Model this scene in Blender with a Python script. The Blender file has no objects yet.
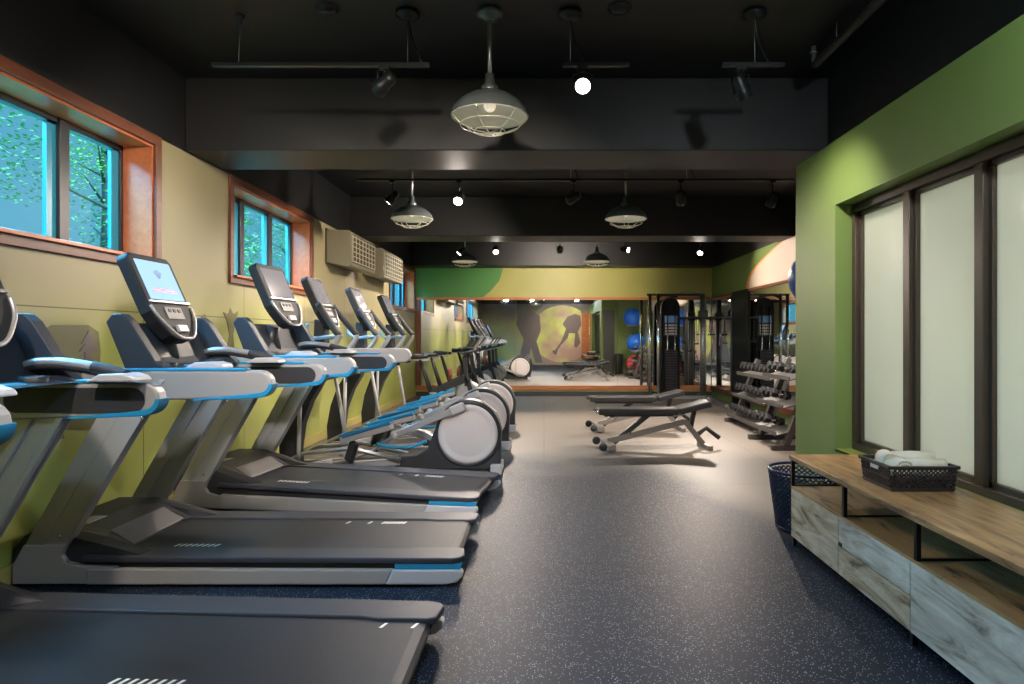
import bpy, bmesh, math, random
from mathutils import Vector, Matrix
random.seed(7)
S = bpy.context.scene
COL = S.collection
PI = math.pi
R = math.radians
def lin(r, g, b):
    f = lambda c: (c/255/12.92) if c/255 <= .04045 else ((c/255+.055)/1.055)**2.4
    return (f(r), f(g), f(b), 1)

# ------------------------------------------------------------------ camera, world, exposure
H = 1.35
cam_d = bpy.data.cameras.new('camera'); cam = bpy.data.objects.new('camera', cam_d); COL.objects.link(cam)
cam.location = (0, 0, H); cam.rotation_euler = (PI/2, 0, 0)
cam_d.sensor_width = 36; cam_d.lens = 660/1024*36
cam_d.shift_x = -32/1024; cam_d.shift_y = -6/1024
cam_d.clip_start = .05; cam_d.clip_end = 200
S.camera = cam
S.view_settings.view_transform = 'Standard'; S.view_settings.look = 'None'
S.view_settings.gamma = 1; S.view_settings.use_curve_mapping = False
S.view_settings.exposure = 1.36
w = bpy.data.worlds.new('sky'); S.world = w; w.use_nodes = True
nt = w.node_tree; bg = nt.nodes['Background']
bg.inputs[0].default_value = (.42, .70, .92, 1); bg.inputs[1].default_value = .30

def add_light(name, kind, loc, energy, color, parent=None, target=None, **kw):
    d = bpy.data.lights.new(name, kind); d.energy = energy; d.color = color[:3]
    for k, v in kw.items(): setattr(d, k, v)
    o = bpy.data.objects.new(name, d); COL.objects.link(o)
    o.location = loc
    if target is not None:
        dv = Vector(target) - Vector(loc)
        o.rotation_euler = dv.to_track_quat('-Z', 'Y').to_euler()
    if parent:
        o.parent = parent
    return o
add_light('low_sky_light', 'SUN', (-9, 0, 6), 2.3, (.42, .66, 1), target=(-9+1, 0.03, 6-.42), angle=R(32))
add_light('outdoor_sun', 'SUN', (0, 0, 20), 4.5, (1, .98, .9), target=(-12, 4, 6), angle=R(20))
WARM = (1, .86, .74); NEUT = (1, .92, .82); COOL = (.30, .60, 1)
# daylight falling in through the high windows of the left wall (soft sky light, placed outside above the openings)
add_light('window_daylight', 'AREA', (-4.2, 3.4, 3.9), 430, (.30, .62, 1), target=(-.6, 3.2, .6), shape='RECTANGLE', size=3.4, size_y=1.0)
add_light('window_daylight', 'AREA', (-4.2, 7.2, 3.9), 330, (.30, .62, 1), target=(-.6, 6.6, .6), shape='RECTANGLE', size=2.4, size_y=1.0)
add_light('window_daylight', 'AREA', (-4.2, 13.5, 3.9), 300, (.35, .68, 1), target=(-.6, 13, .8), shape='RECTANGLE', size=2.0, size_y=1.0)

# ------------------------------------------------------------------ materials
def mat(name, col, rough=.5, metal=0, spec=.5, emit=None, estr=1, noise=None, bump=None, coat=0):
    m = bpy.data.materials.new(name); m.use_nodes = True
    n = m.node_tree; b = n.nodes['Principled BSDF']
    b.inputs['Base Color'].default_value = col; b.inputs['Roughness'].default_value = rough
    b.inputs['Metallic'].default_value = metal; b.inputs['Specular IOR Level'].default_value = spec
    b.inputs['Coat Weight'].default_value = coat
    if emit: b.inputs['Emission Color'].default_value = emit; b.inputs['Emission Strength'].default_value = estr
    tc = n.nodes.new('ShaderNodeTexCoord')
    if noise:
        sc, amt = noise
        t = n.nodes.new('ShaderNodeTexNoise'); t.inputs['Scale'].default_value = sc; t.inputs['Detail'].default_value = 4
        n.links.new(tc.outputs['Object'], t.inputs['Vector'])
        mr = n.nodes.new('ShaderNodeMapRange'); mr.inputs['To Min'].default_value = 1-amt; mr.inputs['To Max'].default_value = 1+amt
        n.links.new(t.outputs['Fac'], mr.inputs['Value'])
        mx = n.nodes.new('ShaderNodeVectorMath'); mx.operation = 'SCALE'; mx.inputs[0].default_value = col[:3]
        n.links.new(mr.outputs[0], mx.inputs['Scale']); n.links.new(mx.outputs[0], b.inputs['Base Color'])
    if bump:
        sc, st = bump
        t = n.nodes.new('ShaderNodeTexNoise'); t.inputs['Scale'].default_value = sc
        n.links.new(tc.outputs['Object'], t.inputs['Vector'])
        bp = n.nodes.new('ShaderNodeBump'); bp.inputs['Strength'].default_value = st; bp.inputs['Distance'].default_value = .003
        n.links.new(t.outputs['Fac'], bp.inputs['Height']); n.links.new(bp.outputs[0], b.inputs['Normal'])
    return m
def ramp_nodes(n, stops):
    r = n.nodes.new('ShaderNodeValToRGB'); cr = r.color_ramp
    while len(cr.elements) < len(stops): cr.elements.new(.5)
    for e, (p, c) in zip(cr.elements, stops): e.position = p; e.color = c
    return r
def wood(name, stops, axis=1, scale=3, rough=.5, stretch=9):
    m = bpy.data.materials.new(name); m.use_nodes = True; n = m.node_tree; b = n.nodes['Principled BSDF']
    tc = n.nodes.new('ShaderNodeTexCoord'); mp = n.nodes.new('ShaderNodeMapping')
    sc = [stretch]*3; sc[axis] = 1; mp.inputs['Scale'].default_value = sc
    n.links.new(tc.outputs['Object'], mp.inputs['Vector'])
    t = n.nodes.new('ShaderNodeTexNoise'); t.inputs['Scale'].default_value = scale; t.inputs['Detail'].default_value = 8
    t.inputs['Roughness'].default_value = .65; t.inputs['Distortion'].default_value = .8
    n.links.new(mp.outputs[0], t.inputs['Vector'])
    r = ramp_nodes(n, stops); n.links.new(t.outputs['Fac'], r.inputs[0])
    n.links.new(r.outputs[0], b.inputs['Base Color']); b.inputs['Roughness'].default_value = rough
    bp = n.nodes.new('ShaderNodeBump'); bp.inputs['Strength'].default_value = .25; bp.inputs['Distance'].default_value = .004
    n.links.new(t.outputs['Fac'], bp.inputs['Height']); n.links.new(bp.outputs[0], b.inputs['Normal'])
    return m
def wall_blend(name, a, c, k, sc=.7, zsplit=None, zw=.5, seams=False, rough=.5):
    """plain painted wall: two or three colours blended in soft cloudy patches, optional split by height, optional panel joints"""
    m = bpy.data.materials.new(name); m.use_nodes = True; n = m.node_tree; b = n.nodes['Principled BSDF']
    b.inputs['Roughness'].default_value = rough
    g = n.nodes.new('ShaderNodeNewGeometry')
    t = n.nodes.new('ShaderNodeTexNoise'); t.inputs['Scale'].default_value = sc; t.inputs['Detail'].default_value = 3
    n.links.new(g.outputs['Position'], t.inputs['Vector'])
    sx = n.nodes.new('ShaderNodeSeparateXYZ'); n.links.new(g.outputs['Position'], sx.inputs[0])
    r = ramp_nodes(n, [(.38, a), (.62, c)]); n.links.new(t.outputs['Fac'], r.inputs[0]); out = r.outputs[0]
    if zsplit is not None:
        ad = n.nodes.new('ShaderNodeMath'); ad.operation = 'MULTIPLY_ADD'; ad.inputs[1].default_value = .9
        n.links.new(t.outputs['Fac'], ad.inputs[0]); n.links.new(sx.outputs[2], ad.inputs[2])
        mr = n.nodes.new('ShaderNodeMapRange'); mr.interpolation_type = 'SMOOTHSTEP'
        mr.inputs['From Min'].default_value = zsplit+.45-zw; mr.inputs['From Max'].default_value = zsplit+.45+zw
        n.links.new(ad.outputs[0], mr.inputs['Value'])
        mx = n.nodes.new('ShaderNodeMix'); mx.data_type = 'RGBA'; mx.inputs[7].default_value = k
        n.links.new(mr.outputs[0], mx.inputs[0]); n.links.new(out, mx.inputs[6]); out = mx.outputs[2]
    if seams:
        def line(sock, off, period, wd):
            s = n.nodes.new('ShaderNodeMath'); s.operation = 'SUBTRACT'; s.inputs[1].default_value = off; n.links.new(sock, s.inputs[0])
            p = n.nodes.new('ShaderNodeMath'); p.operation = 'PINGPONG'; p.inputs[1].default_value = period/2; n.links.new(s.outputs[0], p.inputs[0])
            l = n.nodes.new('ShaderNodeMath'); l.operation = 'LESS_THAN'; l.inputs[1].default_value = wd; n.links.new(p.outputs[0], l.inputs[0])
            return l.outputs[0]
        l1 = line(sx.outputs[2], 1.52, 6, .004); l2 = line(sx.outputs[1], 6.38, 1.6, .005)
        mxx = n.nodes.new('ShaderNodeMath'); mxx.operation = 'MAXIMUM'; n.links.new(l1, mxx.inputs[0]); n.links.new(l2, mxx.inputs[1])
        m2 = n.nodes.new('ShaderNodeMix'); m2.data_type = 'RGBA'; m2.inputs[7].default_value = lin(96, 92, 50)
        n.links.new(mxx.outputs[0], m2.inputs[0]); n.links.new(out, m2.inputs[6]); out = m2.outputs[2]
    n.links.new(out, b.inputs['Base Color'])
    return m
M = {}
M['black_paint'] = mat('black_ceiling_paint', (.0045, .005, .006, 1), .55, noise=(2, .15))
M['beam_paint'] = mat('black_beam_paint', (.009, .009, .009, 1), .5, noise=(2, .15))
M['left_paint'] = wall_blend('left_wall_paint', lin(160, 170, 82), lin(164, 168, 92), lin(154, 145, 108), zsplit=1.45, zw=.35, seams=True)  # yellow-green below, tan above, softly blended by height
M['right_paint'] = wall_blend('right_wall_green_paint', lin(104, 128, 64), lin(116, 138, 74), None, sc=.5)
M['back_paint'] = wall_blend('back_wall_paint', lin(150, 148, 74), lin(160, 154, 82), None)
M['wall_blend'] = wall_blend('mural_wall_paint', lin(150, 160, 90), lin(150, 120, 110), lin(96, 92, 90), sc=.55, zsplit=2.2, zw=.5)
M['mural_yellow'] = wall_blend('mural_yellow_green', lin(196, 204, 104), lin(176, 142, 128), None, sc=.9)
M['green_patch'] = mat('green_patch_colour', lin(72, 128, 62), .5, noise=(1.3, .15))
M['pale_mural'] = mat('pale_mural_paint', lin(214, 196, 178), .5, noise=(1.5, .06))
M['orange_mural'] = mat('orange_mural_paint', lin(230, 150, 70), .5)
M['silhouette'] = mat('silhouette_paint', lin(104, 92, 88), .5)
M['silhouette_olive'] = mat('silhouette_olive_paint', lin(108, 104, 66), .5)
M['cedar'] = wood('cedar_trim', [(.3, lin(176, 92, 52)), (.7, lin(200, 112, 68))], axis=1, scale=2, rough=.35)
M['cedar_dark'] = wood('dark_cedar_trim', [(.3, lin(88, 46, 26)), (.7, lin(120, 66, 38))], axis=1, scale=2, rough=.4)
M['oak'] = wood('orange_wood', [(.3, lin(150, 86, 44)), (.7, lin(182, 112, 62))], axis=0, scale=2, rough=.4)
M['baseboard'] = mat('baseboard_paint', lin(176, 164, 96), .5)
M['win_frame'] = mat('dark_window_frame', lin(34, 38, 44), .4)
M['win_cyan'] = mat('teal_window_sash', lin(40, 140, 170), .35)
M['bronze'] = mat('bronze_window_frame', lin(74, 64, 54), .38, metal=.3)
M['sill_green'] = mat('sill_green_paint', lin(120, 130, 60), .5)
M['white_pl'] = mat('white_paint', lin(225, 222, 212), .6)
M['mirror'] = mat('mirror_glass', (.80, .82, .80, 1), .015, metal=1)
M['black'] = mat('black_plastic', (.018, .019, .022, 1), .42)
M['black_soft'] = mat('soft_black_rubber', (.022, .023, .026, 1), .6)
M['charcoal'] = mat('charcoal_plastic', (.026, .027, .031, 1), .5, spec=.3, noise=(20, .1))
M['dash'] = mat('dark_dashboard_plastic', (.020, .026, .036, 1), .48, spec=.35)
M['grey_frame'] = mat('warm_grey_powder_coat', (.30, .285, .275, 1), .4, metal=.15)
M['grey_up'] = mat('grey_upright_powder_coat', (.38, .385, .40, 1), .34, metal=.25)
M['grey_light'] = mat('light_grey_plastic', (.40, .39, .40, 1), .4)
M['silver'] = mat('silver_plastic', (.40, .385, .38, 1), .34, metal=.6)
M['chrome'] = mat('chrome', (.75, .74, .72, 1), .16, metal=1)
M['steel'] = mat('brushed_steel', (.42, .43, .43, 1), .33, metal=.9)
M['blue'] = mat('blue_trim_and_sheen', (.012, .20, .38, 1), .35)
M['blue_dark'] = mat('dark_blue_pedal_rubber', (.01, .10, .20, 1), .55)
M['cover'] = mat('wheel_cover_grey', (.50, .455, .45, 1), .5)
M['belt'] = mat('running_belt', (.016, .018, .024, 1), .5, spec=.25, noise=(60, .25), bump=(300, .3))
M['mark'] = mat('white_belt_marking', (.8, .78, .72, 1), .5)
M['rail'] = mat('ribbed_rail_top', (.034, .036, .047, 1), .5, spec=.3)
M['screen'] = mat('lit_touch_screen', (.02, .02, .02, 1), .1, emit=lin(150, 185, 225), estr=.7)
M['screen_dim'] = mat('grey_touch_screen', (.10, .10, .11, 1), .12, emit=lin(170, 165, 170), estr=.16)
M['screen_red'] = mat('red_screen_text', (.3, .02, .03, 1), .3, emit=lin(215, 120, 140), estr=.5)
M['screen_logo'] = mat('grey_screen_emblem', (.1, .1, .12, 1), .3, emit=lin(110, 140, 180), estr=.5)
M['keypad'] = mat('grey_keypad', (.42, .40, .39, 1), .4)
M['keypad_dim'] = mat('dim_grey_keypad', (.16, .155, .15, 1), .5)
M['face'] = mat('matte_black_console', (.012, .013, .015, 1), .6, spec=.3)
M['scoop'] = mat('dark_warm_grey_plastic', (.10, .092, .088, 1), .45)
M['leather'] = mat('black_bench_vinyl', (.02, .02, .022, 1), .3, bump=(80, .2))
M['iron'] = mat('cast_iron_weight', (.018, .018, .020, 1), .5, spec=.2)
M['ball_blue'] = mat('blue_ball_vinyl', lin(24, 92, 190), .3)
M['ball_red'] = mat('red_ball_vinyl', lin(205, 40, 62), .3)
M['towel'] = mat('white_towel', lin(226, 216, 196), .9, bump=(140, .8), noise=(10, .06))
M['hamper'] = mat('navy_plastic_weave', lin(22, 40, 74), .4)
M['basket'] = mat('dark_brown_plastic_weave', lin(38, 32, 34), .4)
M['enamel'] = mat('grey_galvanised_shade', lin(104, 112, 112), .28, metal=.55, noise=(6, .15))
M['shade_in'] = mat('white_shade_inside', lin(205, 205, 190), .45)
M['guard'] = mat('pale_wire_guard', lin(190, 188, 168), .4, metal=.3)
M['bulb'] = mat('lit_bulb', (1, 1, 1, 1), .3, emit=(1, .86, .62, 1), estr=.22)
M['lens'] = mat('lit_spotlight_lens', (1, 1, 1, 1), .3, emit=(1, .88, .74, 1), estr=14)
M['lens_off'] = mat('dark_spotlight_lens', (.10, .16, .22, 1), .15, metal=.6)
M['fixture'] = mat('black_fixture_metal', (.02, .022, .024, 1), .35, metal=.4)
M['ac'] = mat('ac_beige_metal', lin(118, 112, 90), .5)
M['ac_dark'] = mat('ac_dark_recess', lin(52, 48, 40), .6)
M['ac_pale'] = mat('ac_pale_louver', lin(165, 158, 134), .5)
M['black_metal'] = mat('black_steel', (.02, .02, .021, 1), .35, metal=.5)
M['wood_top'] = wood('warm_wood_top', [(.36, lin(88, 60, 38)), (.48, lin(150, 112, 72)), (.70, lin(186, 148, 102))], axis=1, scale=2.2, rough=.42, stretch=7)
M['wood_shelf'] = wood('rough_wood_shelf', [(.36, lin(70, 52, 36)), (.46, lin(164, 128, 84)), (.8, lin(192, 160, 112))], axis=1, scale=2.0, rough=.5, stretch=6)
M['wood_white'] = wood('whitewashed_wood', [(.33, lin(104, 82, 60)), (.44, lin(176, 158, 130)), (.60, lin(214, 204, 184)), (.74, lin(150, 130, 106))], axis=1, scale=2.4, rough=.55, stretch=5)
M['wood_pale'] = wood('pale_blue_wash_wood', [(.33, lin(112, 96, 78)), (.44, lin(180, 174, 160)), (.62, lin(220, 218, 208)), (.78, lin(158, 146, 130))], axis=1, scale=2.1, rough=.55, stretch=5)
M['wood_side'] = wood('sawn_wood_edge', [(.3, lin(120, 96, 74)), (.7, lin(180, 156, 126))], axis=1, scale=5)
M['door_dark'] = mat('dark_door_paint', lin(52, 54, 48), .4)
M['paper'] = mat('white_paper', lin(225, 222, 210), .7)
M['leaf_a'] = mat('leaf_green', lin(120, 190, 130), .7, noise=(3, .5))
M['leaf_b'] = mat('leaf_bright_green', lin(150, 215, 120), .7, noise=(3, .5))
M['bark'] = mat('tree_bark', lin(70, 84, 90), .8, noise=(8, .3))
M['grass'] = mat('hillside_grass', lin(84, 128, 96), .9, noise=(1.5, .5))
M['poster'] = mat('blue_placard', lin(70, 120, 170), .5)
M['pilaster'] = mat('dark_green_black_panel', lin(8, 13, 15), .5, spec=.1)
def floor_mat():
    m = bpy.data.materials.new('speckled_rubber_floor'); m.use_nodes = True; n = m.node_tree; b = n.nodes['Principled BSDF']
    g = n.nodes.new('ShaderNodeNewGeometry')
    v = n.nodes.new('ShaderNodeTexVoronoi'); v.inputs['Scale'].default_value = 135
    n.links.new(g.outputs['Position'], v.inputs['Vector'])
    lt = n.nodes.new('ShaderNodeMath'); lt.operation = 'LESS_THAN'; lt.inputs[1].default_value = .30; n.links.new(v.outputs['Distance'], lt.inputs[0])
    sp = n.nodes.new('ShaderNodeSeparateColor'); n.links.new(v.outputs['Color'], sp.inputs[0])
    gt = n.nodes.new('ShaderNodeMath'); gt.operation = 'GREATER_THAN'; gt.inputs[1].default_value = .72; n.links.new(sp.outputs[0], gt.inputs[0])
    ml = n.nodes.new('ShaderNodeMath'); ml.operation = 'MULTIPLY'; n.links.new(lt.outputs[0], ml.inputs[0]); n.links.new(gt.outputs[0], ml.inputs[1])
    t = n.nodes.new('ShaderNodeTexNoise'); t.inputs['Scale'].default_value = 1.2; n.links.new(g.outputs['Position'], t.inputs['Vector'])
    r = ramp_nodes(n, [(.3, (.006, .012, .024, 1)), (.7, (.011, .017, .029, 1))]); n.links.new(t.outputs['Fac'], r.inputs[0])
    mx = n.nodes.new('ShaderNodeMix'); mx.data_type = 'RGBA'; mx.inputs[7].default_value = (.34, .42, .50, 1)
    n.links.new(ml.outputs[0], mx.inputs[0]); n.links.new(r.outputs[0], mx.inputs[6])
    # warm lamp light on the rear floor painted as paler taupe, with tile joints
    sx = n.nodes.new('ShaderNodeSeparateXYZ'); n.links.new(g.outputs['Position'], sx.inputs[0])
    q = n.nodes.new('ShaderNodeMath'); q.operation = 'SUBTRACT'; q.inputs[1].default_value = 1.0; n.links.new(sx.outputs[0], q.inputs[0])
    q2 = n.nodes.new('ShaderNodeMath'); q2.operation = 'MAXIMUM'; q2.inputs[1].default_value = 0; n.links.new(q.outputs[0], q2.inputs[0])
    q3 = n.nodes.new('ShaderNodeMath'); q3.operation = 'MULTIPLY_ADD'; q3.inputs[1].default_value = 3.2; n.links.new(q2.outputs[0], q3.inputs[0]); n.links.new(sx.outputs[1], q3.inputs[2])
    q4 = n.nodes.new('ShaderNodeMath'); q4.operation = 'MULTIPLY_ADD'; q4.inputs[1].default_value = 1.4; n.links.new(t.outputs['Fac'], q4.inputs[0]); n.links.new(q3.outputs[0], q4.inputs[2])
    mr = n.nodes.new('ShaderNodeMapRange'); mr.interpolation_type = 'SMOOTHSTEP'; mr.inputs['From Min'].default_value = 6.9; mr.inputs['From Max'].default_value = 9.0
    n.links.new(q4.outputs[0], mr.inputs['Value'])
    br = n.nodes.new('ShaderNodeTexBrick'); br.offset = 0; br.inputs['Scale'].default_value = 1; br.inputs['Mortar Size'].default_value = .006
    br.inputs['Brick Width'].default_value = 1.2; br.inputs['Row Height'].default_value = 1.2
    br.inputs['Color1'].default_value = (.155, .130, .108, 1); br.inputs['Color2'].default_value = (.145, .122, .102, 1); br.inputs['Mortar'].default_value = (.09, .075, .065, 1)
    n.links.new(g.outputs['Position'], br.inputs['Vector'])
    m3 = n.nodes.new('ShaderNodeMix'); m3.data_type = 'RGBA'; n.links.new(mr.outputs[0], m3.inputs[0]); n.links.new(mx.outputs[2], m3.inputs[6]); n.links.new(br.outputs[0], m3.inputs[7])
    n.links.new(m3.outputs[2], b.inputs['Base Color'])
    sp2 = n.nodes.new('ShaderNodeMapRange'); sp2.inputs['To Min'].default_value = .12; sp2.inputs['To Max'].default_value = .5; n.links.new(mr.outputs[0], sp2.inputs['Value']); n.links.new(sp2.outputs[0], b.inputs['Specular IOR Level'])
    b.inputs['Roughness'].default_value = .5; b.inputs['Specular IOR Level'].default_value = .4
    return m
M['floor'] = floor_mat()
def glass_mat(name, tint, gl=.12, rough=0.0):
    m = bpy.data.materials.new(name); m.use_nodes = True; n = m.node_tree; n.nodes.clear()
    o = n.nodes.new('ShaderNodeOutputMaterial'); mix = n.nodes.new('ShaderNodeMixShader')
    t = n.nodes.new('ShaderNodeBsdfTransparent'); t.inputs[0].default_value = tint
    g = n.nodes.new('ShaderNodeBsdfGlossy'); g.inputs['Roughness'].default_value = rough
    f = n.nodes.new('ShaderNodeLayerWeight'); p = n.nodes.new('ShaderNodeMath'); p.operation = 'POWER'; p.inputs[1].default_value = 4
    q = n.nodes.new('ShaderNodeMath'); q.operation = 'MULTIPLY_ADD'; q.inputs[1].default_value = .05; q.inputs[2].default_value = .004
    n.links.new(f.outputs['Facing'], p.inputs[0]); n.links.new(p.outputs[0], q.inputs[0])
    n.links.new(q.outputs[0], mix.inputs[0]); n.links.new(t.outputs[0], mix.inputs[1]); n.links.new(g.outputs[0], mix.inputs[2])
    n.links.new(mix.outputs[0], o.inputs[0]); return m
M['glass'] = glass_mat('cyan_tinted_glass', (.56, .88, .93, 1), rough=.35)
def frosted():
    m = bpy.data.materials.new('frosted_glass'); m.use_nodes = True; n = m.node_tree; n.nodes.clear()
    o = n.nodes.new('ShaderNodeOutputMaterial'); mix = n.nodes.new('ShaderNodeMixShader'); mix.inputs[0].default_value = .10
    t = n.nodes.new('ShaderNodeBsdfTranslucent'); t.inputs[0].default_value = (.80, .82, .76, 1)
    d = n.nodes.new('ShaderNodeBsdfDiffuse'); d.inputs[0].default_value = (.5, .53, .48, 1)
    m2 = n.nodes.new('ShaderNodeMixShader'); m2.inputs[0].default_value = .35
    g = n.nodes.new('ShaderNodeBsdfGlossy'); g.inputs['Roughness'].default_value = .12
    n.links.new(t.outputs[0], m2.inputs[1]); n.links.new(d.outputs[0], m2.inputs[2])
    n.links.new(m2.outputs[0], mix.inputs[1]); n.links.new(g.outputs[0], mix.inputs[2]); n.links.new(mix.outputs[0], o.inputs[0]); return m
M['frost'] = frosted()

# ------------------------------------------------------------------ mesh builder
class MB:
    def __init__(s): s.v = []; s.f = []; s.m = []; s.sm = []
    def add(s, vs, fs, mi=0, smooth=False):
        o = len(s.v); s.v += [tuple(p) for p in vs]
        for f in fs: s.f.append([i+o for i in f]); s.m.append(mi); s.sm.append(smooth)
        return s
    def box(s, a, b, mi=0, rot=None, piv=None):
        x0, y0, z0 = a; x1, y1, z1 = b
        vs = [Vector(p) for p in ((x0,y0,z0),(x1,y0,z0),(x1,y1,z0),(x0,y1,z0),(x0,y0,z1),(x1,y0,z1),(x1,y1,z1),(x0,y1,z1))]
        if rot is not None:
            c = Vector(piv) if piv else sum(vs, Vector())/8
            vs = [rot @ (p-c) + c for p in vs]
        return s.add(vs, [(0,3,2,1),(4,5,6,7),(0,1,5,4),(1,2,6,5),(2,3,7,6),(3,0,4,7)], mi)
    def bar(s, p, q, w, h, mi=0, up=(0,0,1)):
        """rectangular bar from p to q"""
        p = Vector(p); q = Vector(q); d = (q-p).normalized(); u = Vector(up)
        sd = d.cross(u)
        if sd.length < 1e-4: sd = d.cross(Vector((0,1,0)))
        sd.normalize(); u = sd.cross(d).normalized()
        vs = []
        for c in (p, q):
            for a, b in ((-1,-1),(1,-1),(1,1),(-1,1)): vs.append(c + sd*a*w/2 + u*b*h/2)
        return s.add(vs, [(0,1,2,3),(7,6,5,4),(0,4,5,1),(1,5,6,2),(2,6,7,3),(3,7,4,0)], mi)
    def prism(s, prof, a, b, axis='y', mi=0, smooth=False):
        """profile points extruded from a to b along axis; prof = (x,z) for y, (y,z) for x, (x,y) for z"""
        def P(u, v, t): return (u, t, v) if axis == 'y' else ((t, u, v) if axis == 'x' else (u, v, t))
        n = len(prof); vs = [P(u, v, a) for u, v in prof] + [P(u, v, b) for u, v in prof]
        s.add(vs, [tuple(range(n-1, -1, -1)), tuple(range(n, 2*n))], mi)
        o = len(s.v) - 2*n
        for i in range(n):
            j = (i+1) % n; s.f.append([o+i, o+j, o+n+j, o+n+i]); s.m.append(mi); s.sm.append(smooth)
        return s
    def tube(s, pts, r, n=10, mi=0, closed=False, caps=True):
        pts = [Vector(p) for p in pts]; N = len(pts)
        rs = r if isinstance(r, (list, tuple)) else [r]*N
        vs = []; prev = None
        for i, p in enumerate(pts):
            if closed: d = (pts[(i+1) % N] - pts[i-1])
            else: d = pts[min(i+1, N-1)] - pts[max(i-1, 0)]
            d.normalize()
            if prev is None:
                a = Vector((0,0,1)) if abs(d.z) < .9 else Vector((1,0,0)); u = d.cross(a).normalized()
            else:
                u = prev - d*prev.dot(d)
                if u.length < 1e-5: u = d.cross(Vector((0,0,1)))
                u.normalize()
            prev = u; v = d.cross(u)
            for k in range(n):
                t = 2*PI*k/n; vs.append(p + (u*math.cos(t) + v*math.sin(t))*rs[i])
        fs = []
        for i in range(N if closed else N-1):
            j = (i+1) % N
            for k in range(n):
                l = (k+1) % n; fs.append((i*n+k, i*n+l, j*n+l, j*n+k))
        s.add(vs, fs, mi, True)
        if caps and not closed:
            o = len(s.v) - N*n
            s.f.append([o+k for k in range(n-1, -1, -1)]); s.m.append(mi); s.sm.append(False)
            s.f.append([o+(N-1)*n+k for k in range(n)]); s.m.append(mi); s.sm.append(False)
        return s
    def lathe(s, prof, c=(0,0,0), axis='z', n=32, mi=0, smooth=True):
        """prof: list of (radius, height) along axis"""
        vs = []
        for r, h in prof:
            for k in range(n):
                t = 2*PI*k/n; a, b = r*math.cos(t), r*math.sin(t)
                p = (a, b, h) if axis == 'z' else ((a, -h, b) if axis == 'y-' else ((a, h, b) if axis == 'y' else (h, a, b)))
                vs.append((p[0]+c[0], p[1]+c[1], p[2]+c[2]))
        fs = []
        for i in range(len(prof)-1):
            for k in range(n):
                l = (k+1) % n; fs.append((i*n+k, i*n+l, (i+1)*n+l, (i+1)*n+k))
        return s.add(vs, fs, mi, smooth)
    def sphere(s, c, r, n=24, mi=0, sz=1):
        return s.lathe([(max(r*math.sin(PI*i/(n//2)), .0005), -r*sz*math.cos(PI*i/(n//2))) for i in range(n//2+1)], c, 'z', n, mi)
    def build(s, name, mats, parent=None, bevel=0, kind=None, seg=2):
        me = bpy.data.meshes.new(name); me.from_pydata(s.v, [], s.f)
        if not isinstance(mats, (list, tuple)): mats = [mats]
        for m in mats: me.materials.append(M[m] if isinstance(m, str) else m)
        for p, mi, sm in zip(me.polygons, s.m, s.sm): p.material_index = mi; p.use_smooth = sm
        bm = bmesh.new(); bm.from_mesh(me); bmesh.ops.recalc_face_normals(bm, faces=bm.faces); bm.to_mesh(me); bm.free()
        o = bpy.data.objects.new(name, me); COL.objects.link(o)
        if parent: o.parent = parent
        if bevel:
            b = o.modifiers.new('bevel', 'BEVEL'); b.width = bevel; b.segments = seg; b.limit_method = 'ANGLE'; b.angle_limit = R(40)
        if kind: o['kind'] = kind
        return o
def thing(name, label, cat, loc=(0,0,0), rz=0, group=None):
    o = bpy.data.objects.new(name, None); COL.objects.link(o); o.location = loc; o.rotation_euler = (0, 0, rz)
    o.empty_display_size = .1; tag(o, label, cat, group); return o
def tag(o, label, cat, group=None):
    o['label'] = label; o['category'] = cat
    if group: o['group'] = group
    return o
def kids(o): return [c for c in list(bpy.data.objects) if c.parent == o]
def copy_tree(o, parent=None):
    c = o.copy(); COL.objects.link(c)
    if parent: c.parent = parent
    for k in kids(o): copy_tree(k, c)
    return c
def smooth_path(pts, n=5):
    pts = [Vector(p) for p in pts]; out = []
    for i in range(len(pts)-1):
        p0 = pts[max(i-1, 0)]; p1 = pts[i]; p2 = pts[i+1]; p3 = pts[min(i+2, len(pts)-1)]
        for k in range(n):
            t = k/n
            out.append(.5*((2*p1) + (p2-p0)*t + (2*p0-5*p1+4*p2-p3)*t*t + (3*p1-p0-3*p2+p3)*t**3))
    out.append(pts[-1]); return out
def capsule(x0, x1, z0, z1, n=10, left=True, right=True):
    """stadium outline in 2D"""
    r = (z1-z0)/2; zc = (z0+z1)/2; P = []
    if right:
        for k in range(n+1): t = -PI/2 + PI*k/n; P.append((x1-r+r*math.cos(t), zc+r*math.sin(t)))
    else: P += [(x1, z0), (x1, z1)]
    if left:
        for k in range(n+1): t = PI/2 + PI*k/n; P.append((x0+r+r*math.cos(t), zc+r*math.sin(t)))
    else: P += [(x0, z1), (x0, z0)]
    return P

# ------------------------------------------------------------------ room shell
XL, XR, XF, XB = -2.9, 2.1, 2.25, 3.78     # left wall, right wall face, right window plane, right wall of the rear bay
YB, Y0, YE = 14.85, -1.1, 5.5              # back wall, wall behind the camera, end of the right pier
ZC, ZB, ZW = 3.44, 2.85, 2.76
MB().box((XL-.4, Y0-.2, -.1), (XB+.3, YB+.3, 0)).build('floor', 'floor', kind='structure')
MB().box((XL-.4, Y0-.2, ZC), (XB+.3, YB+.3, ZC+.1)).build('ceiling', 'black_paint', kind='structure')
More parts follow.
